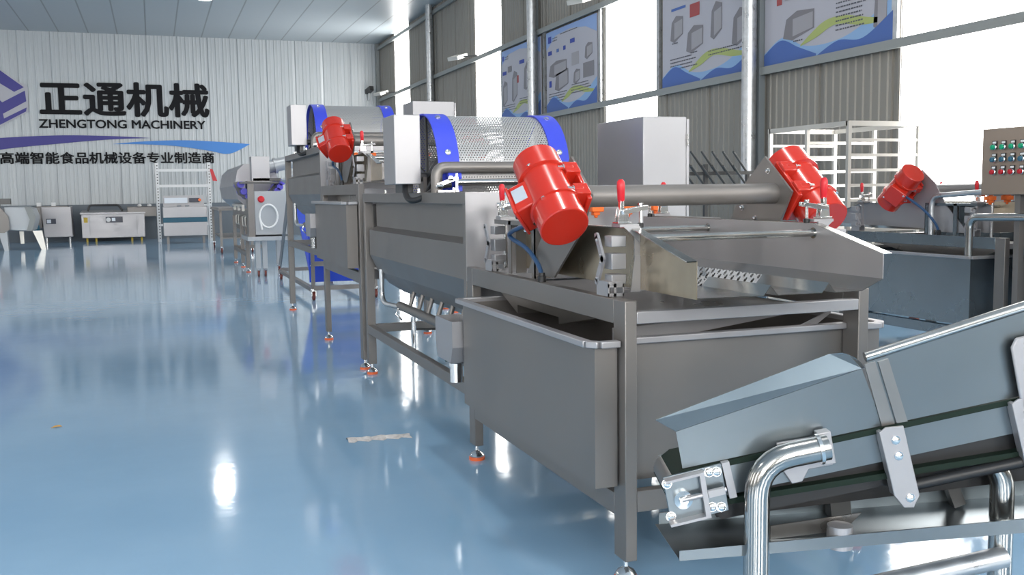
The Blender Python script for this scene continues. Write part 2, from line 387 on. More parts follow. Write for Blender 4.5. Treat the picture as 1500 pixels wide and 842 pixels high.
# ================================================================== POSTERS
postw = mat('poster paper', (.47, .455, .50), .5)
pblue = mat('poster print blue', (.07, .14, .40), .5); pcy = mat('poster print cyan', (.26, .42, .66), .5); pgr = mat('poster print lime', (.40, .45, .15), .5)
ppale = mat('poster print pale blue', (.28, .40, .68), .5); pgrey = mat('poster print grey', (.22, .205, .22), .5); pdk = mat('poster print dark', (.10, .10, .12), .5); pred = mat('poster print red', (.38, .07, .07), .5)
plg = mat('poster print light grey', (.36, .34, .36), .5); pnav = mat('poster print deep blue', (.03, .06, .35), .5)
def poster(ya, yb, label, items, texts, header=True):
    """ya > yb : far and near edge; drawing coordinates u 0..1 far to near, v 0..1 bottom to top"""
    z0, z1 = 2.61, 4.02; X = X1-.045; Wd = ya-yb
    t = thing('wall_poster', label, 'poster', (X, (ya+yb)/2, z0), None)
    pt = lambda u, v: (ya-u*Wd, z0+v*(z1-z0))
    def P(name, pts, m, lay): return obj(name, MB().prism([pt(u, v) for u, v in pts], 'x', X-.002-lay*.0012, X-.001-lay*.0012), m, t, smooth=False)
    obj('board', MB().box(X, X+.02, yb, ya, z0, z1), postw, t)
    if header: P('printed_header', [(0, 1), (1, 1), (1, .80), (.8, .90), (.5, .95), (.2, .93), (0, .78)], ppale, 1)
    c1 = smoothcurve([(0, .10), (.17, .20), (.35, .10), (.55, .08), (.75, .13), (1, .30)], 8)
    P('printed_wave', c1+[(1, 0), (0, 0)], pcy, 1)
    P('printed_wave', smoothcurve([(.32, .11), (.5, .24), (.66, .25), (.85, .19), (1, .16)], 8)+smoothcurve([(1, .14), (.8, .15), (.6, .20), (.45, .14), (.32, .10)], 8), pgr, 2)
    P('printed_wave', smoothcurve([(0, .09), (.15, .18), (.3, .10), (.45, .02)], 8)+[(.45, 0), (0, 0)], pblue, 3)
    P('printed_wave', smoothcurve([(.45, .0), (.62, .08), (.8, .06), (1, .20)], 8)+[(1, 0)], pblue, 3)
    for (u, v, w, h, m, kind) in items:
        if kind == 'machine':
            P('printed_picture', [(u, v), (u+w*.1, v+h*.75), (u+w*.45, v+h), (u+w, v+h*.9), (u+w, v+h*.15), (u+w*.3, v-.03)], m, 2)
            P('printed_picture', [(u+w*.32, v+.0), (u+w*.32, v+h*.7), (u+w*.96, v+h*.8), (u+w*.96, v+h*.18)], plg, 3)
        else:
            P('printed_picture', [(u, v), (u, v+h), (u+w, v+h), (u+w, v)], m, 2)
    for (u, v, w, nl) in texts:
        mb = MB()
        for k in range(nl):
            vv = v-k*.032; x = u; L = w*random.uniform(.75, 1)
            while x < u+L:
                ww = random.uniform(.008, .02)
                a = pt(x, vv); b = pt(min(x+ww, u+L), vv+.010)
                mb.prism([a, (b[0], a[1]), b, (a[0], b[1])], 'x', X-.0055, X-.0045); x += ww+random.uniform(.003, .008)
        if mb.v: obj('printed_text', mb, pdk, t, smooth=False)
    return t
poster(19.15, 16.95, 'poster farthest down the right wall, partly behind a column, showing upright machines', [(.05, .25, .13, .33, pgrey, 'machine'), (.30, .28, .14, .40, pgrey, 'machine'), (.42, .5, .06, .1, pred, 'b'), (.6, .4, .2, .35, pgrey, 'machine'), (.06, .66, .1, .05, pnav, 'b'), (.5, .74, .12, .05, pnav, 'b'), (.2, .68, .1, .08, pgrey, 'b'), (.05, .86, .05, .07, pnav, 'b')], [(.05, .22, .4, 3), (.5, .27, .35, 3), (.12, .9, .12, 2)])
poster(16.66, 14.52, 'second poster on the right wall, with rows of long washing machines', [(.05, .45, .38, .17, pgrey, 'machine'), (.18, .27, .28, .24, pgrey, 'machine'), (.53, .50, .14, .15, plg, 'b'), (.56, .30, .13, .15, pgrey, 'machine'), (.75, .32, .2, .17, pgrey, 'b'), (.78, .55, .14, .16, pgrey, 'machine'), (.60, .35, .06, .06, pred, 'b'), (.04, .71, .08, .05, pnav, 'b'), (.22, .72, .05, .04, pblue, 'b'), (.36, .72, .05, .05, pnav, 'b'), (.5, .77, .09, .05, pnav, 'b'), (.06, .31, .05, .08, pnav, 'b'), (.04, .86, .07, .08, pnav, 'b')], [(.05, .22, .38, 4), (.52, .27, .4, 4), (.14, .90, .13, 2), (.3, .92, .35, 1)])
poster(12.36, 10.12, 'third poster on the right wall, with cabinet shaped vacuum tumbling machines and meat', [(.10, .44, .15, .22, pgrey, 'machine'), (.29, .30, .19, .22, pgrey, 'machine'), (.33, .60, .11, .12, pred, 'b'), (.56, .37, .12, .30, pgrey, 'machine'), (.78, .26, .17, .29, pgrey, 'machine'), (.11, .71, .17, .025, pblue, 'b')], [(.10, .25, .32, 4), (.54, .24, .36, 2), (.12, .40, .08, 1), (.34, .27, .08, 1)], False)
poster(9.92, 7.80, 'poster nearest the camera on the right wall, with a square packing machine picture', [(.17, .19, .26, .19, pgrey, 'machine'), (.28, .26, .05, .05, pdk, 'b'), (.87, .12, .09, .26, pgrey, 'machine'), (.11, .46, .045, .05, pred, 'b'), (.18, .48, .045, .05, plg, 'b'), (.25, .49, .045, .05, leafm, 'b')], [(.26, .145, .10, 1), (.60, .44, .25, 10)], False)

# lamps and camera on the walls
def floodlight(y, z, label):
    t = thing('flood_light', label, 'lamp', (X1-.35, y, z-.12), 'flood lights on the right wall rail')
    obj('housing', MB().obox((X1-.42, y+.1, z), ((1, .5, .35), (-.5, 1, 0), (-.3, -.15, 1)), (.16, .16, .04)), whitesteel, t, bevel=.01)
    obj('bracket', MB().bar((X1-.38, y+.05, z), (X1-.08, y-.25, z), .03, .03), dark_steel, t)
floodlight(20.8, 4.15, 'white square flood light on the rail before the second bright wall strip')
floodlight(28.5, 4.13, 'white square flood light near the back corner of the right wall')
floodlight(14.2, 4.16, 'flood light at the top of the strip between second and third poster')
t = thing('security_camera', 'small black security camera low in the back wall corner', 'camera', (6.3, Y1-.06, 4.15))
obj('body', MB().obox((6.42, Y1-.2, 4.4), ((1, .3, 0), (-.3, 1, -.3), (0, .3, 1)), (.07, .16, .07)), dark_steel, t)
obj('bracket', MB().tube([(6.42, Y1-.03, 4.1), (6.42, Y1-.12, 4.15), (6.42, Y1-.14, 4.33)], .02), white, t)

# ceiling lamps
def highbay(x, y, label):
    t = thing('ceiling_lamp', label, 'lamp', (x, y, ZC-.16), 'round ceiling lamps')
    obj('housing', MB().lathe([(0, .18), (.05, .2), (.12, .12), (.16, .06)], (x, y, ZC-.16), (0, 0, 1)), whitesteel, t)
    obj('diffuser', MB().cyl((x, y, ZC-.175), (x, y, ZC-.16), .17, 24), lampm, t)
    l = bpy.data.lights.new('lamp', 'AREA'); l.shape = 'DISK'; l.size = .34; l.energy = 70; l.color = (1, .98, .95)
    o = bpy.data.objects.new('lamp_light', l); C.objects.link(o); o.location = (x, y, ZC-.19)
for x in (-5.5, 1.3):
    for y in (3., 13., 23.8):
        highbay(x, y, 'round ceiling lamp at the top edge of the picture' if (x, y) == (1.3, 23.8) else 'round high lamp under the ceiling outside the picture')

# ================================================================== MACHINE PIECES
def frange(a, b, s):
    while a < b: yield a; a += s
def foot(x, y, parent, z=.07, s=1.):
    f = obj('foot', MB().lathe([(.012, .032*s), (.02, .034*s), (.032, .026*s), (.040, .012*s), (.044, .008*s), (z+.004, .008*s)], (x, y, 0), (0, 0, 1), 18), chrome, parent)
    obj('foot_pad', MB().cyl((x, y, .0), (x, y, .013), .036*s, 18), padorange, parent if parent.get('category') else parent)
    return f
def leg(t, x0, x1, y0, y1, z1, m=None):
    l = obj('leg', MB().box(x0, x1, y0, y1, .07, z1), m or steel, t, bevel=.003)
    cx, cy_ = (x0+x1)/2, (y0+y1)/2
    obj('foot', MB().lathe([(.013, .032), (.02, .034), (.032, .026), (.040, .012), (.044, .008), (.072, .008)], (cx, cy_, 0), (0, 0, 1), 18), chrome, l)
    obj('foot_pad', MB().cyl((cx, cy_, .0), (cx, cy_, .013), .036, 18), padorange, l)
    return l
def bolt(mb, p, ax, r=.008, h=.008):
    mb.lathe([(-.002, r*1.4), (.002, r*1.4), (.0021, r), (h, r), (h+.002, r*.6)], p, ax, 8)

def motor(t, side, cy0, cz0, my, dz):
    """vibration motor on the outer face of a side plate; side -1 left, +1 right"""
    xp = 1.355 if side < 0 else 2.145
    xc = xp + side*.112
    B = Vector((xc, 2.925+my, 1.085+dz)); T = Vector((xc, 3.175+my, 1.300+dz))
    a = (T-B); L = a.length; a.normalize(); p = Vector((0, a.z, -a.y)); Cn = (B+T)/2; X = Vector((side, 0, 0))
    mb = MB()
    mb.lathe([(0, .078), (.003, .082), (.085, .083), (.087, .089), (.094, .089), (.097, .079), (L-.097, .079), (L-.094, .089), (L-.087, .089), (L-.085, .083), (L-.003, .082), (L, .078)], B, a, 40)
    m = obj('vibration_motor', mb, red, t)
    mb = MB()                                                      # cast feet against the plate
    for s in (-1, 1):
        mb.obox(Cn + a*s*.055 - X*.078, (a, p, X), (.026, .074, .026))
        mb.obox(Cn + a*s*.055 - X*.035 + p*.045, (a, p, X), (.010, .030, .05))
        mb.obox(Cn + a*s*.055 - X*.035 - p*.045, (a, p, X), (.010, .030, .05))
    mb.obox(Cn - X*.098, (a, p, X), (.095, .062, .008))
    obj('motor_foot', mb, red, m, bevel=.004)
    pb_ = Vector((side*.8, p.y*.6, p.z*.6)).normalized()
    ax2 = a.cross(pb_).normalized()
    obj('terminal_box', MB().obox(Cn + pb_*.072, (a, ax2, pb_), (.058, .058, .046)).obox(Cn + pb_*.122, (a, ax2, pb_), (.064, .064, .006)), red, m, bevel=.008)
    axo = ax2 if ax2.dot(p) < 0 else -ax2
    obj('name_plate', MB().obox(Cn + pb_*.088 + axo*.059 + a*.006, (a, pb_, axo), (.030, .023, .002)), label_m, m, bevel=.001)
    mb = MB()
    for s in (-1, 1):
        for w in (-1, 1):
            bolt(mb, Cn + a*s*.055 + p*w*.068 - X*.047, X, .009, .02)
            bolt(mb, B + a*(L/2+s*(L/2-.083)) + (p*w*.055+X*.062), a*(-s), .006, .006)
    for w in (-.045, .045): bolt(mb, Cn + pb_*.128 + ax2*w*1.1 + a*w*1.1, pb_, .005, .004)
    obj('bolt', mb, chrome, m)
    return m

def toggle(t, side, y, dz):
    """vertical toggle clamp with upright red grip on a corner"""
    x = 1.373 if side < 0 else 2.127; s = -side
    z = 1.098+dz
    c = obj('toggle_clamp', MB().box(x-.022, x+.022, y-.022, y+.022, z, z+.006).prism([(x-.02, z+.006), (x+.02, z+.006), (x+.016, z+.045), (x-.012, z+.052)], 'y', y-.013, y-.009)
            .prism([(x-.02, z+.006), (x+.02, z+.006), (x+.016, z+.045), (x-.012, z+.052)], 'y', y+.009, y+.013)
            .bar((x-s*.005, y-.017, z+.035), (x+s*.085, y-.010, z+.050), .012, .014)
            .bar((x-s*.005, y+.017, z+.035), (x+s*.085, y+.010, z+.050), .012, .014)
            .bar((x-s*.004, y, z+.02), (x-s*.002, y, z+.075), .012, .018, (0, 1, 0))
            .cyl((x+s*.065, y, z+.0), (x+s*.065, y, z+.062), .005, 10).lathe([(0, .009), (.008, .009)], (x+s*.065, y, z+.056), (0, 0, 1), 6), chrome, t, bevel=.001)
    obj('grip', MB().lathe([(0, .007), (.006, .011), (.05, .013), (.064, .012), (.072, .006)], (x-s*.002, y, z+.066), (-.02*s, 0, 1), 16), redgrip, c)
    obj('rubber_tip', MB().lathe([(0, .010), (.014, .010), (.016, .006)], (x+s*.065, y, z-.014), (0, 0, 1), 14), black, c)

def rocker(t, side, y, dz, d=1):
    """rubber spring mount: two link arms, blocks and channel foot"""
    x = 1.335 if side < 0 else 2.165; s = -side
    zb = .874+dz
    mb = MB().box(x-.024, x+.030, y-.03, y+.055, zb+.040, zb+.046).box(x-.024, x-.020, y-.03, y+.055, zb, zb+.04).box(x+.026, x+.030, y-.03, y+.055, zb, zb+.04)
    mb.box(x-.024, x+.030, y-.03, y-.026, zb+.028, zb+.04).box(x-.024, x+.030, y-.03, y-.026, zb, zb+.010).box(x-.005, x+.004, y-.03, y-.026, zb, zb+.04)
    r_ = obj('spring_mount', mb, satin, t)
    mb = MB()
    xa = x-s*.022; pts = [(y+.055, zb+.185), (y+.012, zb+.115), (y+.055, zb+.042)]
    for i in range(2):
        (ya, za), (yb, zb_) = pts[i], pts[i+1]
        dd = Vector((0, yb-ya, zb_-za)); dd.normalize(); pp = Vector((0, dd.z, -dd.y))
        c = Vector((xa, (ya+yb)/2, (za+zb_)/2)); L = math.hypot(yb-ya, zb_-za)/2
        mb.obox(c, (dd, pp, (1, 0, 0)), (L, .011, .004)); mb.cyl((xa-.004, ya, za), (xa+.004, ya, za), .011, 14); mb.cyl((xa-.004, yb, zb_), (xa+.004, yb, zb_), .011, 14)
        for q in ((ya, za), (yb, zb_)):
            bolt(mb, (xa-s*.004, q[0]+dd.y*.014*(1 if q == (ya, za) else -1), q[1]+dd.z*.014*(1 if q == (ya, za) else -1)), (-s, 0, 0), .004, .003)
    obj('link_arm', mb, satin, r_)
    mb = MB()
    for z, w in ((.170, .018), (.108, .026), (.052, .016)):
        mb.box(x-.008, x+.042, y-.022, y+.030, zb+z-w/1.05, zb+z+w/1.05)
    obj('rubber_block', mb, satin, r_, bevel=.002)
    return r_

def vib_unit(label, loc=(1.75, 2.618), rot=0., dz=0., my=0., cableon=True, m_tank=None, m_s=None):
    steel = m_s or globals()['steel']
    t = thing('vibrating_dewatering_machine', label, 'machine', (1.75, 2.618, 0))
    m_tank = m_tank or steel
    D = dz
    for x0 in (1.305, 2.155):
        for y0 in (2.618, 4.115): leg(t, x0, x0+.04, y0, y0+.08, .872+D)
        mb = MB().box(x0, x0+.04, 2.698, 4.115, .797+D, .8715+D)
        obj('side_beam', mb, steel, t, bevel=.002)
        obj('lower_rail', MB().box(x0, x0+.04, 2.698, 4.115, .198+D, .268+D), steel, t, bevel=.002)
    for y0 in (2.619, 4.156):
        obj('cross_beam', MB().box(1.345, 2.155, y0, y0+.036, .802+D, .838+D), satin, t, bevel=.002)
        obj('lower_cross_rail', MB().box(1.345, 2.155, y0, y0+.036, .222+D, .288+D), steel, t, bevel=.002)
    # catch tank
    plan = [(1.226, 2.662), (1.298, 2.662), (1.298, 2.703), (2.202, 2.703), (2.202, 2.662), (2.274, 2.662), (2.274, 4.0), (1.226, 4.0)]
    tk = obj('catch_tank', MB().strip(plan, 'z', .298+D, .735+D, True).add([(x, y, .300+D) for x, y in plan], [tuple(range(8))]), m_tank, t, solid=.004, smooth=False)
    mb = MB()
    o = .016; rim = [(1.226-o, 4.0+o), (1.226-o, 2.68), (1.236, 2.650), (1.30, 2.650)]
    def rimbar(pl):
        for (a, b) in zip(pl[:-1], pl[1:]): mb.bar((a[0], a[1], .742+D), (b[0], b[1], .742+D), .032, .020)
    rimbar(rim); rimbar([(3.5-x, y) for x, y in rim]); rimbar([(1.345, 2.690), (2.155, 2.690)]); rimbar([(1.226-o, 4.0+o), (2.274+o, 4.0+o)])
    obj('tank_rim', mb, satin, tk, bevel=.003)
    # drain hopper below the deck
    mb = MB()
    for pl in ([(4.10, .80), (3.80, .80), (3.80, .70)], [(3.36, .80), (2.86, .80), (3.36, .708)], [(3.80, .80), (3.36, .80), (3.36, .735), (3.80, .735)]):
        mb.prism([(y, z+D) for y, z in pl], 'x', 1.40, 2.10)
    obj('drain_hopper', mb, sheet, t)
    obj('return_chute', MB().prism([(1.36, .70+D), (2.0, .775+D), (2.0, .79+D), (1.36, .765+D)], 'y', 2.80, 2.82).prism([(1.36, .66+D), (2.0, .69+D), (2.14, .78+D), (2.14, .79+D), (1.9, .70+D), (1.36, .68+D)], 'y', 2.74, 2.745), satin, t)
    # screen deck
    xl, xr = 1.42, 2.062
    dprof = [(xl, .896+D), (1.640, .893+D), (1.664, .922+D), (1.688, .893+D), (1.842, .892+D), (1.866, .921+D), (1.890, .892+D), (1.985, .892+D), (xr, .925+D)]
    dk_ = obj('screen_deck', MB().strip(dprof, 'y', 2.40, 2.74).strip(dprof[-2:], 'y', 2.74, 3.95), polish, t, solid=.002, smooth=False)
    for x, s in ((xl, -1), (xr, 1)):
        wall = [(2.40, .893+D if s < 0 else .925+D), (2.40, 1.0+D), (2.745, 1.084+D), (3.95, 1.084+D), (3.95, .893+D)]
        w = obj('side_wall', MB().prism(wall, 'x', x-.0015, x+.0015), brass if s < 0 else satin, dk_, smooth=False)
        fl = [(2.40, 1.0+D), (2.745, 1.084+D), (3.95, 1.084+D)]
        obj('flange', MB().add([(x+(0 if k == 0 else s*.032), y, z) for y, z in fl for k in (0, 1)], [(0, 1, 3, 2), (2, 3, 5, 4)]), polish, dk_, solid=.003, smooth=False)
    obj('back_wall', MB().box(xl, xr, 3.948, 3.951, .893+D, 1.02+D), sheet, dk_)
    me = MB().strip(dprof[:-1], 'y', 2.74, 3.95)
    obj('screen_mesh', me, perf2_m, dk_, uvcyl=(0, -60, 58), label='perforated steel screen')
    for y, z, r in ((2.735, 1.052, .012), (3.40, 1.05, .012)):
        obj('tie_rod', MB().cyl((xl, y, z+D), (xr, y, z+D), r, 18).lathe([(0, .018), (.004, .018)], (xr-.004, y, z+D), (1, 0, 0), 16), polish, dk_)
    # lugs that carry the clamps, uprights at the rear
    for s in (-1, 1):
        X = lambda v: v if s < 0 else 3.5-v
        for y in (2.775, 3.89):
            mb = MB().box(min(X(1.352), X(1.43)), max(X(1.352), X(1.418)), y-.03, y+.03, 1.088+D, 1.097+D)
            mb.prism([(X(1.36), 1.09+D), (X(1.418), 1.09+D), (X(1.418), 1.04+D)], 'y', y-.0375, y-.0345)
            mb.box(min(X(1.400), X(1.419)), max(X(1.400), X(1.419)), y-.034, y-.030, .885+D, 1.09+D)
            mb.prism([(X(1.400), 1.0+D), (X(1.419), 1.0+D), (X(1.419), .886+D), (X(1.385), .886+D)], 'y', y-.0375, y-.0345)
            obj('deck_bracket', mb, satin, t)
            toggle(t, s, y, D); rocker(t, s, y, D)
        mb = MB().box(min(X(1.375), X(1.42)), max(X(1.375), X(1.42)), 3.74, 3.745, .873+D, 1.086+D).box(min(X(1.345), X(1.420)), max(X(1.345), X(1.420)), 3.30+.16, 3.465, .873+D, 1.07+D)
        mb.box(min(X(1.345), X(1.35)), max(X(1.345), X(1.35)), 3.46, 3.49, .873+D, 1.07+D).box(min(X(1.345), X(1.35)), max(X(1.345), X(1.35)), 3.72, 3.75, .873+D, 1.086+D)
        mb.box(min(X(1.345), X(1.42)), max(X(1.345), X(1.42)), 3.46, 3.92, 1.07+D, 1.088+D)
        obj('upright', mb, steel, t)
    # plates, pipe and motors
    pl = [(3.125, 1.32), (2.958, 1.19), (3.03, 1.075), (3.29, .890), (3.56, .890), (3.353, 1.078), (3.25, 1.225)]
    for s in (-1, 1):
        xa = 1.357 if s < 0 else 2.137
        mp = obj('motor_plate', MB().prism([(y+my, z+D) for y, z in pl], 'x', xa-.004, xa+.004), satin if m_s else steel, t)
        mb = MB()
        for y, z in ((3.10, 1.265), (3.045, 1.175), (3.18, 1.09), (3.27, 1.13)): bolt(mb, (xa-s*.004, y+my, z+D), (-s, 0, 0), .008, .009)
        obj('bolt', mb, chrome, mp)
        motor(t, s, 0, 0, my, D)
    obj('cross_pipe', MB().cyl((1.361, 3.065+my, 1.183+D), (2.133, 3.065+my, 1.183+D), .037, 32), satin if m_s else steel, t)
    if cableon:
        cpts = [(1.27, 3.20, 1.10), (1.29, 3.36, 1.085), (1.31, 3.62, 1.045), (1.32, 3.64, 1.02), (1.325, 3.50, .99), (1.325, 3.38, .94), (1.325, 3.335, .895)]
        if m_s: cpts = [(2.29, 3.06, 1.16), (2.30, 3.16, 1.13), (2.25, 3.26, 1.05), (2.20, 3.32, .96), (2.175, 3.335, .895)]
        cb = obj('cable', MB().tube(smoothcurve([(x, y+my, z+D) for x, y, z in cpts], 6), .0085, 10), cable, t)
        obj('cable_gland', MB().lathe([(0, .016), (.022, .016), (.024, .013), (.034, .012)], (2.175 if m_s else 1.325, 3.335+my, .872+D), (0, 0, 1), 8), black, cb)
    # spray pipe with orange clips
    sp_ = obj('spray_pipe', MB().cyl((1.40, 4.05, 1.145+D), (2.2, 4.05, 1.145+D), .012, 14).cyl((1.44, 4.05, .872+D), (1.44, 4.05, 1.165+D), .01, 12).cyl((2.16, 4.05, .872+D), (2.16, 4.05, 1.165+D), .01, 12), chrome, t)
    for x in (1.56, 1.71, 1.875, 2.037, 2.18):
        mb = MB().box(x-.029, x+.029, 4.025, 4.075, 1.108+D, 1.134+D).box(x-.018, x+.014, 4.035, 4.065, 1.092+D, 1.108+D).lathe([(0, .007), (.012, .010)], (x, 4.05, 1.08+D), (0, 0, 1), 10)
        obj('nozzle', mb, orange, sp_, bevel=.003)
    t.location = (loc[0], loc[1], 0); t.rotation_euler = (0, 0, rot)
    return t

def drum_unit(label, loc=(1.75, 4.2), rot=0., dz=0., near=True):
    t = thing('rotary_spray_washer', label, 'machine', (1.75, 4.2, 0)); D = dz
    for x0 in (1.305, 2.14):
        leg(t, x0, x0+.055, 6.43, 6.485, 1.15+D)
        obj('corner_post', MB().box(x0, x0+.04, 4.204, 4.244, .28+D, 1.15+D), steel, t, bevel=.002)
        obj('lower_rail', MB().box(x0, x0+.04, 4.244, 6.43, .280+D, .335+D), steel, t, bevel=.002)
    for s in (-1, 1):
        X = lambda v: v if s < 0 else 3.5-v
        a, b = sorted((X(1.305), X(1.365)))
        obj('top_rail', MB().box(a, b, 4.204, 6.485, 1.150+D, 1.205+D), steel, t, bevel=.002)
        mb = MB()
        for y in (4.45, 5.1, 5.9): bolt(mb, (X(1.33), y, 1.206+D), (0, 0, 1), .008, .02)
        obj('bolt', mb, chrome, t)
    for y0 in (4.204, 6.44):
        obj('cross_rail', MB().box(1.365, 2.135, y0, y0+.04, 1.150+D, 1.204+D), steel, t, bevel=.002)
        obj('lower_cross_rail', MB().box(1.345 if y0 < 5 else 1.36, 2.14, y0, y0+.04, .280+D, .335+D), steel, t, bevel=.002)
    h = [(1.368, 1.15), (1.368, .992), (1.318, .968), (1.318, .808), (1.37, .70), (1.44, .62), (1.54, .555), (1.65, .53)]
    prof = h + [(3.5-x, z) for x, z in reversed(h)]
    tk = obj('wash_tank', MB().strip([(x, z+D) for x, z in prof], 'y', 4.246, 6.35), steel, t, solid=.004, smooth=False)
    ep = [(1.306, 1.204), (1.306, .808), (1.37, .70), (1.44, .62), (1.54, .555), (1.65, .53)]
    for y in (4.199, ): obj('end_plate', MB().prism([(x, z+D) for x, z in ep+[(3.5-x, z) for x, z in reversed(ep)]], 'y', y, y+.004), satin, tk)
    obj('end_plate', MB().prism([(x, z+D) for x, z in h+[(3.5-x, z) for x, z in reversed(h)]], 'y', 6.35, 6.354), steel, tk)
    # drum
    yc, zc, r = 5.30, 1.29+D, .335
    n = 64
    def arc(rr, x0, x1):
        m = MB(); vs = []
        for i in range(n): a = 2*PI*i/n; vs += [(x0, yc+rr*math.cos(a), zc+rr*math.sin(a)), (x1, yc+rr*math.cos(a), zc+rr*math.sin(a))]
        m.add(vs, [(2*i, 2*i+1, (2*i+3) % (2*n), (2*i+2) % (2*n)) for i in range(n)]); return m
    dr = obj('drum', arc(r, 1.425, 2.125), perf_m, t, uvcyl=(yc, zc, r), label='perforated steel drum')
    for x0, x1 in ((1.40, 1.515), (2.035, 2.14)):
        bd = obj('drum_band', arc(r+.006, x0, x1), blueplas, dr, solid=.008, label='blue plastic band around the drum')
        mb = MB()
        for k in range(8):
            a = k*PI/4+.42; bolt(mb, ((x0+x1)/2, yc+(r+.01)*math.cos(a), zc+(r+.01)*math.sin(a)), (0, math.cos(a), math.sin(a)), .012, .008)
        obj('band_bolt', mb, chrome, dr)
    mb = MB().cyl((1.20, yc, zc), (2.2, yc, zc), .025, 16)
    for x in (1.43, 2.12):
        for k in range(5):
            a = k*2*PI/5+.3; mb.bar((x, yc, zc), (x, yc+r*math.cos(a), zc+r*math.sin(a)), .03, .012, (1, 0, 0))
    obj('drum_spider', mb, dark_steel, dr)
    for x0 in (1.395, 2.14): obj('bearing_bracket', MB().box(x0, x0+.02, yc-.05, yc+.05, 1.205+D, zc-.0), steel, t)
    # drive guard box
    obj('drive_guard', MB().box(1.195, 1.335, 5.07, 5.33, 1.25+D, 1.612+D), satin, t, bevel=.004)
    obj('guard_support', MB().box(1.25, 1.31, 5.15, 5.3, 1.205+D, 1.25+D), dark_steel, t)
    # press pipes in front of the drum
    obj('cross_pipe', MB().tube([(1.372, 4.90, 1.205+D), (1.372, 4.90, 1.332+D), (2.13, 4.90, 1.332+D), (2.13, 4.90, 1.205+D)], .030, 20, bend=.05), steel, t)
    obj('roller', MB().cyl((1.47, 4.86, 1.255+D), (2.12, 4.86, 1.255+D), .018, 18), chrome, t)
    mb = MB().box(1.455, 1.468, 4.84, 4.88, 1.205+D, 1.30+D).box(1.36, 1.47, 4.83, 4.89, 1.206+D, 1.216+D)
    obj('roller_bracket', MB().box(2.10, 2.113, 4.84, 4.88, 1.205+D, 1.30+D), chrome, t)
    bolt(mb, (1.38, 4.83, 1.235+D), (-1, 0, 0), .01, .03); bolt(mb, (1.43, 4.84, 1.275+D), (0, -1, 0), .01, .02); mb.bar((1.36, 4.85, 1.24+D), (1.47, 4.85, 1.28+D), .012, .02)
    obj('roller_bracket', mb, chrome, t)
    obj('bearing_block', MB().cyl((1.43, 4.9, 1.285+D), (1.50, 4.9, 1.285+D), .022, 14).box(1.475, 1.50, 4.87, 4.93, 1.21+D, 1.27+D), blueplas, t, label='blue bearing block')
    obj('hose', MB().tube(smoothcurve([(1.26, 5.12, 1.25+D), (1.25, 5.06, 1.19+D), (1.27, 5.00, 1.165+D), (1.33, 4.95, 1.19+D), (1.38, 4.88, 1.235+D), (1.44, 4.87, 1.245+D)], 7), .016, 12), black, t)
    obj('hose', MB().tube(smoothcurve([(1.34, 4.98, 1.21+D), (1.36, 4.95, 1.26+D), (1.40, 4.92, 1.29+D)], 7), .010, 10), black, t)
    # drain header
    hd = obj('drain_header', MB().cyl((1.42, 4.45, .505+D), (1.42, 5.98, .505+D), .027, 20), steel, t)
    for k in range(6):
        y = 4.72+k*.205; obj('stub_pipe', MB().cyl((1.42, y, .505+D), (1.455, y, .612+D), .013, 12), steel, hd)
    obj('feed_pipe', MB().tube([(1.36, 6.22, .72+D), (1.36, 6.22, .50+D), (1.42, 5.9, .50+D)], .016, 12, bend=.08), galv, t)
    vl = obj('drain_valve', MB().cyl((1.45, 5.75, .26+D), (1.45, 5.75, .47+D), .010, 12).lathe([(0, .016), (.05, .016)], (1.45, 5.75, .38+D), (0, 0, 1), 12).tube([(1.41, 5.93, .52+D), (1.38, 5.93, .46+D), (1.42, 5.93, .42+D)], .006, 8), chrome, t)
    obj('valve_lever', MB().bar((1.45, 5.75, .385+D), (1.60, 5.70, .385+D), .014, .014), black, vl)
    obj('hose_coupling', MB().lathe([(0, .034), (.012, .034), (.013, .028), (.05, .028), (.051, .034), (.065, .034)], (1.30, 4.55, .42+D), (.9, -.4, 0), 12), green, t, label='green hose coupling')
    obj('coupling_pipe', MB().cyl((1.36, 4.52, .42+D), (1.52, 4.45, .42+D), .022, 14), galv, t)
    bx = MB(); x0, x1, ya, yb = 1.185, 1.298, 4.035, 4.30
    top = [(x0, ya), (x1, ya), (x1, yb), (x0, yb)]; bot = [(x0+.0, ya+.03), (x1-.045, ya+.03), (x1-.045, yb-.03), (x0+.0, yb-.03)]
    vs = [(x, y, .648+D) for x, y in top]+[(x, y, .535+D) for x, y in top]+[(x, y, .465+D) for x, y in bot]
    bx.add(vs, [(0, 1, 5, 4), (1, 2, 6, 5), (2, 3, 7, 6), (3, 0, 4, 7), (4, 5, 9, 8), (5, 6, 10, 9), (6, 7, 11, 10), (7, 4, 8, 11), (8, 9, 10, 11)])
    ob = obj('overflow_box', bx, satin, t, solid=.003, smooth=False)
    obj('drain_cup', MB().lathe([(0, .028), (.07, .028), (.071, .033), (.085, .033), (.1, .02)], (1.225, 4.12, .37+D), (0, 0, 1), 20), chrome, ob)
    obj('box_bracket', MB().box(1.26, 1.31, 4.30, 4.33, .47+D, .60+D), steel, t)
    t.location = (loc[0], loc[1], 0); t.rotation_euler = (0, 0, rot)
    return t

vib_unit('nearest stainless vibrating dewatering machine with open tray towards the camera and two red motors')
drum_unit('stainless rotary drum washer just behind the nearest vibrating machine')
vib_unit('raised vibrating machine in the middle of the left line, with one red motor seen', (1.75, 6.618), 0, .4)
drum_unit('raised rotary drum washer at the far end of the left machine line', (1.75, 8.2), 0, .4)
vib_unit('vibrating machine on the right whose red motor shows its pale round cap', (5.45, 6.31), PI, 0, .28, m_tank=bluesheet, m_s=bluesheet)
# the near washer of the right line stands mostly outside the frame
drum_unit('rotary drum washer cut by the right edge of the picture', (5.45, 4.67), PI, 0)

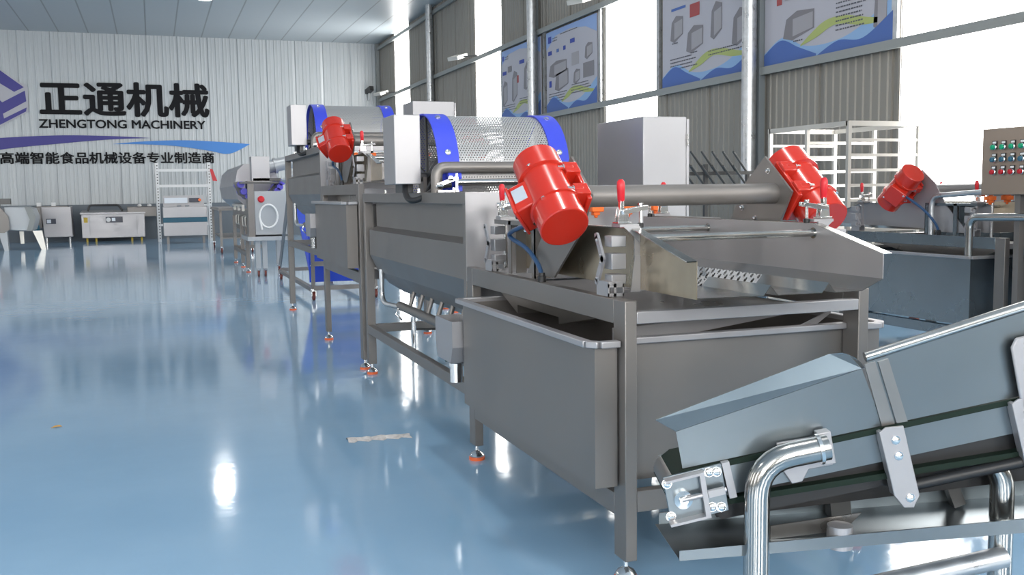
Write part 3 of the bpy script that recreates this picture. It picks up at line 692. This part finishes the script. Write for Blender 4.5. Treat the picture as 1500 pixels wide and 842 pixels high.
def cabinet(label, x, y, z, wx=.255, wy=.56):
    t = thing('electric_cabinet', label, 'cabinet', (x+wx/2, y+wy/2, 0), None)
    obj('body', MB().box(x, x+wx, y, y+wy, z-.62, z), satin, t, bevel=.004)
    d = obj('door', MB().box(x+wx+.003, x+wx+.02, y+.004, y+wy-.004, z-.61, z-.01), satin, t, bevel=.003)
    for zz in (z-.12, z-.42): obj('hinge', MB().cyl((x+wx+.006, y-.006, zz-.03), (x+wx+.006, y-.006, zz+.03), .008, 10), chrome, d)
    for dx in (.02, wx-.04):
        for dy in (.02, wy-.04): leg(t, x+dx, x+dx+.03, y+dy, y+dy+.03, z-.62)
cabinet('big plain steel cabinet behind the nearest drum washer', 2.40, 4.60, 1.583)
cabinet('smaller looking steel cabinet rising behind the middle machine, left of the near drum', 2.42, 9.45, 2.10, .42, .40)

# ================================================================== RIGHT SIDE
t = thing('control_panel', 'wide control box on the right edge with green, teal and red button rows', 'control box', (4.95, 4.5, 0))
obj('body', MB().box(4.90, 4.99, 4.10, 4.835, 1.145, 1.552), mat('warm panel steel', (.36, .29, .235), .38, .6), t, bevel=.004)
obj('post', MB().box(4.93, 4.97, 4.2, 4.24, .0, 1.145).box(4.93, 4.97, 4.56, 4.6, .0, 1.145), steel, t)
obj('base_plate', MB().box(4.90, 4.99, 4.15, 4.65, 0, .012), steel, t)
for r_i, z in enumerate((1.436, 1.360, 1.284)):
    for k in range(9):
        y = 4.735-k*.070
        b = obj('button_housing', MB().box(4.893, 4.899, y-.017, y+.017, z-.008, z+.038), black, t)
        obj('button_tag', MB().box(4.8915, 4.893, y-.013, y+.013, z+.022, z+.034), white, b)
        obj('button_ring', MB().lathe([(0, .019), (.006, .019), (.010, .016)], (4.893, y, z), (-1, 0, 0), 16), chrome, b)
        obj('button_cap', MB().lathe([(0, .0155), (.012, .0155), (.016, .010)], (4.884, y, z), (-1, 0, 0), 14), (gpush, gpush, rpush)[r_i] if r_i != 1 else tealm, b)

def handrail(name, label, pts, r, m, cat='pipe'):
    b = Vector(pts[0]); t = tag(obj(name, MB().tube(pts, r, 18, bend=.07), m), label, cat); recenter(t); return t
handrail('bent_pipe', 'thin bent steel pipe standing on the far right machine behind the red clamp', [(5.02, 5.38, .872), (5.02, 5.38, 1.135), (5.02, 4.86, 1.165)], .018, galv)
handrail('bent_pipe', 'larger bent steel pipe loop rising from the tank rim at the right edge', [(4.80, 4.82, .762), (4.80, 4.82, 1.005), (4.80, 4.1, 1.02), (4.80, 4.1, .0)], .024, polish)

# tray trolley
t = thing('tray_trolley', 'tall empty bright steel tray trolley with many rails before the right wall', 'trolley', (5.8, 7.3, 0))
xa, xb, ya, yb, zt = 5.42, 6.14, 6.75, 7.85, 1.745
for x in (xa, xb):
    for y in (ya, (ya+yb)/2, yb):
        obj('post', MB().box(x-.016, x+.016, y-.016, y+.016, .12, zt), whitesteel, t)
for z in (.16, zt-.015):
    obj('frame_ring', MB().box(xa-.018, xb+.018, ya-.018, ya+.018, z-.02, z+.02).box(xa-.018, xb+.018, yb-.018, yb+.018, z-.02, z+.02).box(xa-.018, xa+.018, ya, yb, z-.02, z+.02).box(xb-.018, xb+.018, ya, yb, z-.02, z+.02), whitesteel, t)
for k in range(11):
    z = zt-.15-k*.125
    for y in (ya, (ya+yb)/2, yb): obj('shelf_rail', MB().box(xa+.016, xb-.016, y-.012, y+.012, z-.012, z+.012), whitesteel, t)
for x in (xa, xb):
    for y in (ya, yb): obj('caster', MB().cyl((x-.015, y, .05), (x+.015, y, .05), .05, 18).box(x-.02, x+.02, y-.02, y+.02, .09, .13), winered, t)

# rod rack
t = thing('rod_rack', 'dark rack of slanted rods between cabinet and galvanised column', 'rack', (4.7, 7.5, 0))
obj('rack_frame', MB().bar((4.05, 7.5, 1.335), (5.0, 7.5, 1.345), .03, .03).bar((4.05, 7.5, 1.215), (5.0, 7.5, 1.225), .03, .03).box(4.50, 4.53, 7.48, 7.51, 0, 1.42).box(4.95, 4.98, 7.52, 7.55, 0, 1.34).box(4.1, 4.13, 7.52, 7.55, 0, 1.34).box(4.0, 5.0, 7.3, 7.34, 0.0, .05).box(4.0, 5.0, 7.7, 7.74, 0, .05).box(4.5, 4.54, 7.3, 7.74, 0.05, .09), dark_steel, t)
for k in range(8):
    x = 4.20+k*.105
    for z in (1.35, 1.23): obj('rod', MB().cyl((x, 7.5, z), (x-.19, 7.42, z+.175), .010, 8), dark_steel, t)

# ================================================================== FOREGROUND CONVEYOR (own axes: u along, d away)
t = thing('inclined_belt_conveyor', 'inclined belt conveyor with steel side guards in the right foreground corner', 'conveyor', (0, 0, 0))
t['_b'] = (0, 0, 0)
def cv(name, mb, m, parent=t, **k): return obj(name, mb, m, parent, **k)
DN = 2.30
bl = lambda u: .530+(u-.386)*.2065        # belt line height
# frame side plates
for d0, d1 in ((DN, DN+.004), (DN+.19, DN+.194)):
    cv('side_frame', MB().prism([(.372, bl(.372)-.010), (2.2, bl(2.2)-.010), (2.2, bl(2.2)-.085), (.50, bl(.5)-.085)], 'y', d0, d1), guardm)
cv('belt', MB().prism([(.38, bl(.38)-.01), (.36, bl(.36)-.05), (.40, bl(.40)-.10), (2.2, bl(2.2)-.20), (2.2, bl(2.2)-.185), (.45, bl(.45)-.088), (.42, bl(.4)-.05), (.42, bl(.42)-.012), (2.2, bl(2.2)-.012), (2.2, bl(2.2)+.002), (.40, bl(.40)+.002)], 'y', DN-.008, DN+.185), greenbelt)
# hopper guard and its wing
g1 = cv('side_guard', MB().prism([(.402, bl(.402)+.004), (.386, .627), (.826, .773), (.878, bl(.878)+.004)], 'y', DN-.002, DN+.001), guardm, smooth=False)
wing = [(.386, DN, .627), (.826, DN, .773), (.843, DN+.025, .771), (.834, DN+.025, .782), (.820, DN+.025, .794), (.804, DN+.025, .802), (.788, DN+.025, .807), (.757, DN+.025, .805), (.341, DN+.025, .650)]
cv('guard_wing', MB().add(wing, [tuple(range(9))]), bluesheet, g1, solid=.002, smooth=False)
g3 = cv('side_guard', MB().prism([(.838, .795), (2.2, .795+(2.2-.838)*.31), (2.2, bl(2.2)+.004), (.885, bl(.885)+.004)], 'y', DN-.003, DN), guardm, smooth=False)
cv('guard_tube', MB().cyl((.834, DN+.002, .800), (2.2, DN+.002, .800+(2.2-.834)*.31), .0125, 16), polish, g3)
cv('joint_strip', MB().prism([(.830, .785), (.856, .790), (.905, bl(.9)+.004), (.875, bl(.875)+.004)], 'y', DN-.007, DN-.003).prism([(.862, .790), (.886, .797), (.935, bl(.93)+.004), (.909, bl(.91)+.004)], 'y', DN-.009, DN-.003), sheet, g3)
for u in (.905, 1.215):
    z = bl(u)
    st = cv('return_bracket', MB().prism([(u-.045, z-.012), (u-.03, z+.0), (u+.012, z+.004), (u+.055, z-.165), (u+.042, z-.195), (u+.018, z-.195), (u-.006, z-.165)], 'y', DN-.030, DN-.024).prism([(u-.045, z-.012), (u-.006, z-.165), (u+.0, z-.168), (u-.036, z-.008)], 'y', DN-.028, DN+.0), whitesteel if False else satin, bevel=.002)
    mb = MB()
    for du, dz_ in ((-.006, -.03), (.002, -.068), (.032, -.17)): bolt(mb, (u+du, DN-.030, z+dz_), (0, -1, 0), .008, .006)
    cv('bolt', mb, chrome, st)
# second guard bracket at frame edge
cv('guard_bracket', MB().prism([(1.165, .822), (1.175, .845), (1.26, .865), (1.27, .70), (1.205, .63)], 'y', DN-.030, DN-.020), satin, g3, bevel=.004)
# tail end take-up bracket
tb = cv('take_up_bracket', MB().prism([(.352, .520), (.492, .553), (.512, .437), (.372, .405)], 'y', DN-.016, DN-.010), guardm, bevel=.002)
mb = MB().bar((.356, DN-.03, .515), (.44, DN-.03, .535), .028, .006).bar((.368, DN-.03, .410), (.452, DN-.03, .430), .028, .006).bar((.44, DN-.03, .538), (.458, DN-.03, .428), .012, .026, (0, 1, 0))
mb.cyl((.395, DN-.035, .470), (.50, DN-.035, .495), .006, 10).bar((.456, DN-.038, .485), (.495, DN-.038, .494), .012, .016)
cv('take_up_slide', mb, satin, tb)
mb = MB()
for u, z in ((.362, .505), (.372, .425), (.462, .532), (.480, .533), (.470, .447), (.492, .447)): bolt(mb, (u, DN-.016, z), (0, -1, 0), .009, .008)
mb.lathe([(0, .022), (.012, .022), (.013, .012), (.022, .010)], (.400, DN-.016, .468), (0, -1, 0), 18)
cv('bolt', mb, chrome, tb)
cv('clamp_strap', MB().bar((.50, DN-.012, .556), (.520, DN-.012, .470), .018, .02, (0, 1, 0)), satin, tb)
# stand
fl = cv('pipe_flange', MB().prism([(.622, .600), (.735, .618), (.758, .545), (.70, .535), (.685, .505), (.66, .50), (.64, .53)], 'y', DN-.016, DN-.010).bar((.725, DN-.03, .632), (.740, DN-.03, .555), .03, .034, (0, 1, 0)), satin, bevel=.002)
cv('stand_pipe', MB().tube([(.566, DN-.06, .0), (.566, DN-.06, .567), (.73, DN-.06, .600)], .0295, 24, bend=.13), polish)
cv('stand_pipe', MB().tube([(1.195, DN+.05, 0), (1.195, DN+.05, .52), (1.08, DN+.07, .565)], .028, 24, bend=.1), polish)
cv('stand_brace', MB().tube([(1.19, DN+.02, .300), (.60, DN-.05, .205)], .026, 20), galv)
cv('collar', MB().lathe([(0, .036), (.008, .036)], (.705, DN-.06, .595), (.16, 0, .03), 20), chrome)
# return belt guard rod and drip tray
cv('return_belt', MB().prism([(.46, bl(.46)-.092), (2.2, bl(2.2)-.092), (2.2, bl(2.2)-.165), (.50, bl(.5)-.150)], 'y', DN+.02, DN+.17), black)
cv('return_rail', MB().bar((.50, DN+.10, .415), (2.2, DN+.10, .60), .02, .06).cyl((.90, DN-.01, bl(.9)-.155), (2.2, DN-.01, bl(2.2)-.155), .014, 12), black)
cv('drip_tray', MB().prism([(.387, .352), (.387, .328), (2.2, .455), (2.2, .50)], 'y', DN-.05, DN-.046).add([(.387, DN-.048, .330), (2.2, DN-.048, .457), (2.2, DN+.16, .470), (.36, DN+.16, .345)], [(0, 1, 2, 3)]).prism([(.37, .375), (.37, .343), (2.2, .47), (2.2, .52)], 'y', DN+.158, DN+.162), guardm, solid=.001, smooth=False)
cv('tray_socket', MB().lathe([(0, .030), (.055, .030)], (.775, DN-.02, .345), (0, 0, 1), 20), satin)
cv('cross_support', MB().prism([(.62, .385), (.84, .415), (.80, .372), (.62, .352)], 'y', DN+.02, DN+.024), sheet)
cv('hanger_post', MB().bar((.82, DN+.12, .36), (.80, DN+.12, .56), .05, .05, (0, 1, 0)), dark_steel)
cv('hanger_post', MB().bar((1.12, DN+.12, .40), (1.04, DN+.12, .60), .03, .03, (0, 1, 0)), dark_steel)
cv('tail_roller', MB().cyl((.40, DN-.006, bl(.4)-.05), (.40, DN+.19, bl(.4)-.05), .04, 20), sheet)
t.rotation_euler = (0, 0, -YAW)

# ================================================================== FAR LEFT: BACKGROUND MACHINES
def caster(parent, x, y, s=1.):
    c = obj('caster', MB().box(x-.03*s, x+.03*s, y-.03*s, y+.03*s, .11*s, .14*s).box(x-.028*s, x-.02*s, y-.03*s, y+.03*s, .05*s, .12*s).box(x+.02*s, x+.028*s, y-.03*s, y+.03*s, .05*s, .12*s), chrome, parent)
    obj('wheel', MB().cyl((x-.016*s, y, .055*s), (x+.016*s, y, .055*s), .055*s, 18), winered, c)

# blue lift conveyor
t = thing('blue_belt_conveyor', 'inclined conveyor with bright blue belt on casters behind the far drum washer', 'conveyor', (1.95, 12.6, 0))
bp_ = [(1.72, 11.9, .30), (2.35, 11.9, .30), (2.35, 13.2, 1.28), (1.72, 13.2, 1.28)]
obj('belt', MB().add([(x, y, z) for x, y, z in bp_], [(0, 1, 2, 3)]).add([(1.72, 11.88, .16), (2.35, 11.88, .16), (2.35, 11.88, 1.02), (1.72, 11.88, 1.02)], [(0, 1, 2, 3)]), bluebelt, t, solid=.03, smooth=False)
for z in (.36, .52, .76, .92):
    obj('cleat', MB().box(1.73, 2.34, 11.845, 11.865, z-.008, z+.008), whitesteel, t)
mb = MB().bar((1.68, 11.3, .12), (1.68, 14.4, .12), .05, .05).bar((2.4, 11.3, .12), (2.4, 14.4, .12), .05, .05).bar((1.68, 11.3, .14), (2.4, 11.3, .14), .05, .05).bar((1.68, 14.4, .14), (2.4, 14.4, .14), .05, .05)
mb.box(1.66, 1.70, 11.3, 11.34, .14, 1.0).box(1.66, 1.7, 13.0, 13.04, .14, 1.25).box(2.38, 2.42, 11.3, 11.34, .14, 1.0).box(2.38, 2.42, 13.0, 13.04, .14, 1.25).bar((1.68, 11.3, .42), (2.4, 11.3, .42), .04, .05)
obj('frame', mb, steel, t)
obj('side_plate', MB().prism([(14.4, .22), (14.2, .18), (12.9, 1.22), (13.05, 1.35)], 'x', 1.655, 1.665), band_m, t)
obj('head_chute', MB().prism([(1.60, 1.40), (2.15, 1.78), (2.18, 1.75), (2.1, 1.22), (1.75, 1.30)], 'y', 12.9, 13.4), paintgrey, t)
obj('chute_bracket', MB().box(1.9, 1.96, 13.0, 13.3, 1.1, 1.25), steel, t)
for x in (1.68, 2.4):
    for y in (11.32, 14.38): caster(t, x, y, .95)

# grey roller washing machine with white hose
t = thing('roller_brush_washer', 'grey roller brush machine with coiled white hose and ring of violet rollers', 'machine', (1.6, 17.2, 0))
obj('control_case', MB().box(1.40, 1.92, 15.0, 15.9, .62, 1.27), paintgrey, t, bevel=.01)
obj('base_shelf', MB().box(1.28, 1.90, 14.9, 16.0, .54, .60), paintgrey, t)
obj('column', MB().box(1.31, 1.40, 14.98, 15.3, .6, 1.42), steel, t)
hs = [(1.60+.13*math.cos(a)-.0, 14.985, .90+.17*math.sin(a)) for a in [PI*1.1-k*2*PI/24 for k in range(25)]]
obj('hose', MB().tube([(1.50, 14.98, .70)]+hs, .014, 8), white, t, label='coiled white hose')
obj('stop_button', MB().lathe([(0, .05), (.02, .05), (.04, .03)], (1.50, 15.0, 1.15), (0, -1, 0), 16), redgrip, t)
obj('hood', MB().box(1.38, 1.64, 15.0, 15.25, 1.40, 1.78), satin, t, bevel=.004)
obj('deck', MB().prism([(1.2, 1.38), (1.75, 1.38), (1.8, 1.41), (1.2, 1.41)], 'y', 14.95, 15.3).box(1.4, 1.8, 15.0, 15.3, 1.42, 1.46), dark_steel, t)
oc = [(1.20, 1.36), (1.25, 1.60), (1.36, 1.70), (1.64, 1.70), (1.82, 1.58), (1.90, 1.38), (1.85, 1.15), (1.7, 1.0), (1.40, 1.0), (1.24, 1.15)]
obj('drum_cover', MB().prism(oc, 'y', 15.9, 19.6), satin, t, smooth=False)
for k, (x, z) in enumerate(((1.23, 1.37), (1.27, 1.27), (1.34, 1.20), (1.82, 1.40), (1.79, 1.33), (1.75, 1.27))):
    obj('roller', MB().cyl((x, 15.05, z), (x, 15.9, z), .048, 16), blueroll, t)
obj('arc_plate', MB().prism([(1.14, 1.4), (1.2, 1.22), (1.35, 1.12), (1.6, 1.14), (1.78, 1.28), (1.82, 1.42), (1.76, 1.4), (1.6, 1.22), (1.4, 1.2), (1.25, 1.3), (1.2, 1.42)], 'y', 15.3, 15.32), dark_steel, t)
st = obj('side_trough', MB().prism([(1.40, .97), (1.52, .95), (1.52, .60), (1.42, .62)], 'y', 15.92, 19.3), steel, t)
for y in (16.0, 16.5, 17.3, 17.8):
    obj('trough_handle', MB().tube([(1.42, y, .88), (1.35, y, .88), (1.35, y, .72), (1.42, y, .72)], .012, 8, bend=.03), whitesteel, st)
obj('motor_unit', MB().cyl((1.6, 15.4, 1.62), (2.05, 15.4, 1.72), .10, 18).lathe([(0, .12), (.04, .12)], (1.75, 15.4, 1.65), (.45, 0, .1), 18), paintgrey, t)
for x, y in ((1.40, 15.05), (1.50, 15.05), (1.80, 15.9)):
    obj('leg', MB().box(x, x+.07, y, y+.07, .12, .54), paintgrey, t); caster(t, x+.035, y+.035, .8)
for x, y in ((1.34, 16.0), (1.34, 18.5), (1.85, 18.5), (1.36, 17.2)):
    leg(t, x, x+.06, y, y+.06, .86)
obj('base_rail', MB().box(1.34, 1.40, 16.06, 18.5, .25, .31).box(1.40, 1.85, 18.5, 18.55, .25, .31), steel, t)
obj('ladder_grill', MB().box(1.27, 1.31, 15.6, 17.6, 1.04, 1.07).box(1.27, 1.31, 15.6, 15.64, .97, 1.04).box(1.27, 1.31, 16.4, 16.44, .97, 1.04).box(1.27, 1.31, 17.2, 17.24, .97, 1.04), whitesteel, t)

# small transfer table with casters farther back
t = thing('steel_work_table', 'low steel work table on casters behind the roller brush machine', 'table', (1.35, 23.4, 0))
obj('table_top', MB().box(1.28, 2.0, 21.6, 24.6, .90, .96), steel, t)
for x in (1.3, 1.93):
    for y in (21.7, 24.5):
        obj('leg', MB().box(x, x+.05, y, y+.05, .12, .93), steel, t); caster(t, x+.025, y+.025, 1.)
obj('shelf', MB().box(1.35, 1.93, 21.75, 24.5, .3, .33), steel, t)

# perforated shelf rack
t = thing('angle_iron_shelf', 'tall pale slotted angle shelf frame against the back wall', 'shelf', (.85, 28.6, 0))
for x in (.12, 1.46):
    mb = MB()
    mb.box(x-.05, x+.05, 28.3, 28.31, 0, 2.12).box(x-.05, x-.04, 28.3, 28.4, 0, 2.12)
    p = obj('post', mb, white, t)
    h = MB()
    for k in range(26): h.box(x+.0, x+.03, 28.296, 28.300, .08+k*.078, .11+k*.078)
    obj('slot', h, dark_steel, p)
    obj('post', MB().box(x-.05, x+.05, 28.9, 28.91, 0, 2.12), white, t)
for z in (1.50, 1.92):
    obj('shelf_beam', MB().box(.07, 1.51, 28.29, 28.315, z-.035, z+.035), white, t)
obj('shelf_beam', MB().box(.07, 1.51, 28.29, 28.315, .42, .48).box(1.3, 1.5, 28.29, 28.315, .95, 1.0), white, t)
fl_ = tag(recenter(obj('red_flag', MB().prism([(1.50, 1.96), (1.57, 1.94), (1.68, 1.62), (1.56, 1.63), (1.50, 1.90)], 'y', 28.27, 28.28), redgrip)), 'small red triangular flag hanging on the right shelf post', 'flag')

def vac(label, x0, x1, y, zt, style):
    t = thing('vacuum_packing_machine', label, 'machine', ((x0+x1)/2, y+.4, 0))
    if style == 'console':
        obj('body', MB().box(x0, x1, y, y+.8, .20, .55).box(x0, x1, y, y+.8, .67, .95), satin, t, bevel=.01)
        obj('band', MB().box(x0-.005, x1+.005, y+.01, y+.8, .55, .67), tealm, t)
        obj('console', MB().prism([(y+.25, .95), (y+.3, 1.24), (y+.6, 1.24), (y+.6, .95)], 'x', x0+.02, x1-.05), satin, t)
        obj('display', MB().box(x0+.05, x0+.62, y+.23, y+.26, 1.04, 1.18), label_m, t)
        obj('display', MB().box(x0+.66, x0+.92, y+.23, y+.26, 1.06, 1.17), screenm, t)
        obj('knob', MB().lathe([(0, .04), (.03, .035)], (x1-.16, y+.25, 1.12), (0, -1, 0), 12), orange, t)
        for dx in (.35, .55): obj('handle', MB().cyl((x0+dx, y+.05, .955), (x0+dx+.1, y+.05, .955), .03, 10), chrome, t)
        for a in (x0+.1, x1-.1):
            obj('leg', MB().box(a-.03, a+.03, y+.05, y+.11, 0.0, .20), steel, t)
    elif style == 'double':
        obj('body', MB().box(x0, x1, y, y+.9, .10, .76), satin, t, bevel=.01)
        obj('table_top', MB().prism([(y-.02, .76), (y-.02, .80), (y+.95, .86), (y+.95, .76)], 'x', x0-.03, x1+.03), satin, t)
        pn = obj('gauge_panel', MB().box(x0+.62, x0+1.06, y-.015, y, .52, .68), screenm, t)
        obj('gauge', MB().cyl((x0+.69, y-.03, .60), (x0+.69, y-.015, .60), .06, 18), white, pn)
        obj('gauge_label', MB().box(x0+.78, x0+.87, y-.02, y-.015, .56, .65), label_m, pn)
        obj('sticker', MB().box(x0+.06, x0+.16, y-.006, y, .53, .67), yellow, t)
        obj('panel_seam', MB().box(x0+.20, x0+.21, y-.004, y, .18, .70).box(x1-.21, x1-.20, y-.004, y, .18, .70), greysteel, t)
        obj('lid_arm', MB().tube([(x0+.15, y+.5, .84), (x0+.2, y+.5, 1.0), (x0+.95, y+.5, 1.0), (x0+1.05, y+.45, .84)], .03, 10, bend=.05), dark_steel, t)
        obj('lid', MB().box(x1-.45, x1+.42, y+.02, y+.85, .66, .95), steel, t, bevel=.02)
        for dx in (-.12, .14): obj('lid_knob', MB().lathe([(0, .05), (.04, .06), (.07, .02)], (x1+dx, y+.3, .95), (0, 0, 1), 12), white, t)
        for a in (x0+.12, x0+.35, x1-.35, x1-.1):
            obj('foot', MB().cyl((a, y+.08, 0), (a, y+.08, .10), .028, 10), yellow, t)
    else:
        obj('body', MB().prism([(x0+.16, .16), (x1, .16), (x1-.02, .98), (x0+.10, .98)], 'y', y, y+.7), satin, t, bevel=.01)
        obj('side_panel', MB().box(x0-.12, x0+.12, y-.3, y+.5, .42, .98), steel, t, bevel=.01)
        obj('display', MB().box(x0+.22, x0+.46, y-.02, y, .52, .66), screenm, t)
        obj('display', MB().box(x0+.24, x0+.34, y-.03, y-.02, .54, .64), label_m, t)
        obj('blue_panel', MB().box(x0-.08, x0+.08, y-.32, y-.30, .28, .5), tealm, t)
        for dx in (.0, .36): obj('lamp_box', MB().box(x0+dx, x0+dx+.10, y+.1, y+.3, .98, 1.10), white, t)
        obj('lid_edge', MB().box(x0, x1-.1, y+.05, y+.6, .98, 1.0), steel, t)
        for a in (x0+.2, x1-.08): obj('foot', MB().cyl((a, y+.08, 0), (a, y+.08, .16), .035, 10), chrome, t)
    return t
vac('vacuum packing machine with sloped console standing before the tall slotted shelf', .22, 1.30, 26.8, 1.16, 'console')
vac('wide double chamber vacuum packing machine with yellow sticker by the back wall', -1.88, -.25, 29.5, .95, 'double')
vac('narrow vacuum packing machine with two small white boxes on top', -2.96, -2.1, 29.3, 1.1, 'narrow')
t = thing('grey_tumbler_machine', 'rounded grey machine on splayed legs at the left picture edge', 'machine', (-3.3, 26.2, 0))
pts = smoothcurve([(-2.70, .98), (-2.64, .75), (-2.72, .45)], 6)
obj('body', MB().prism([(-3.30, 1.02), (-2.84, 1.02)]+pts+[(-2.95, .45), (-3.30, .48)], 'y', 25.8, 26.8), paintgrey, t, bevel=.02)
obj('front_cover', MB().prism([(-2.86, 1.02), (-2.70, 1.0)]+pts+[(-2.84, .45), (-2.76, .72)], 'y', 25.75, 25.8), greysteel, t)
obj('drum_housing', MB().prism([(-3.95, .98), (-3.40, 1.0), (-3.26, .8), (-3.25, .55), (-3.45, .42), (-3.95, .42)], 'y', 25.7, 26.9), satin, t, bevel=.02)
obj('housing_edge', MB().prism([(-3.45, 1.0), (-3.35, 1.0), (-3.2, .8), (-3.18, .5), (-3.3, .42), (-3.42, .42)], 'y', 25.66, 25.7), steel, t)
obj('control_strip', MB().box(-4.1, -3.22, 26.3, 26.5, 1.08, 1.22), dark_steel, t)
obj('strip_post', MB().box(-3.5, -3.44, 26.3, 26.4, .98, 1.08), steel, t)
obj('knob', MB().lathe([(0, .04), (.03, .03)], (-3.53, 26.28, 1.10), (0, -1, 0), 12), orange, t)
obj('leg', MB().prism([(-2.72, .45), (-2.52, .45), (-2.45, 0), (-2.55, 0)], 'y', 25.82, 25.95), whitesteel, t)
obj('leg', MB().prism([(-3.44, .45), (-3.25, .45), (-3.24, 0), (-3.33, 0)], 'y', 25.72, 25.9), paintgrey, t)
obj('leg', MB().prism([(-3.1, .45), (-3.0, .45), (-3.0, 0.12), (-3.08, 0.12)], 'y', 26.6, 26.7), whitesteel, t)
obj('leg', MB().prism([(-3.95, .45), (-3.85, .45), (-3.85, 0), (-3.93, 0)], 'y', 26.6, 26.7), paintgrey, t)
# litter on the floor
mb = MB(); n_ = 14
for i in range(n_):
    u = i/(n_-1); x = .84+.31*u; yc_ = 4.715-.02*u
    w = .035+.018*math.sin(i*2.1); zt = .006+.005*random.random()
    mb.v += [(x, yc_-w, .001), (x+random.uniform(-.006, .006), yc_-w*.3, zt), (x, yc_+w*.3, zt+.004), (x+random.uniform(-.006, .006), yc_+w+.01*math.sin(i), .001)]
for i in range(n_-1):
    for k in range(3): a = i*4+k; mb.f.append((a, a+4, a+5, a+1))
tag(recenter(obj('tape_scrap', mb, paper, smooth=False)), 'crumpled strip of pale tape lying on the blue floor', 'litter')
mb = MB().add([(-.56, 5.60, .001), (-.545, 5.625, .006), (-.52, 5.62, .010), (-.505, 5.605, .004), (-.53, 5.595, .008)], [(0, 4, 1), (1, 4, 2), (2, 4, 3)])
tag(recenter(obj('peel_scrap', mb, leafm, smooth=False, solid=.001)), 'tiny orange peel scrap alone on the blue floor at left', 'litter')

# ================================================================== LIGHT
w = bpy.data.worlds.new('world'); scene.world = w; w.use_nodes = True
w.node_tree.nodes['Background'].inputs[0].default_value = (.75, .82, .9, 1); w.node_tree.nodes['Background'].inputs[1].default_value = .4
vs = scene.view_settings
vs.view_transform = 'Standard'; vs.look = 'None'; vs.gamma = 1; vs.exposure = -0.08; vs.use_curve_mapping = False
scene.cycles.use_denoising = True
scene.cycles.max_bounces = 8; scene.cycles.transparent_max_bounces = 16
scene.cycles.sample_clamp_indirect = 6
for o in bpy.data.objects:
    if '_b' in o: del o['_b']
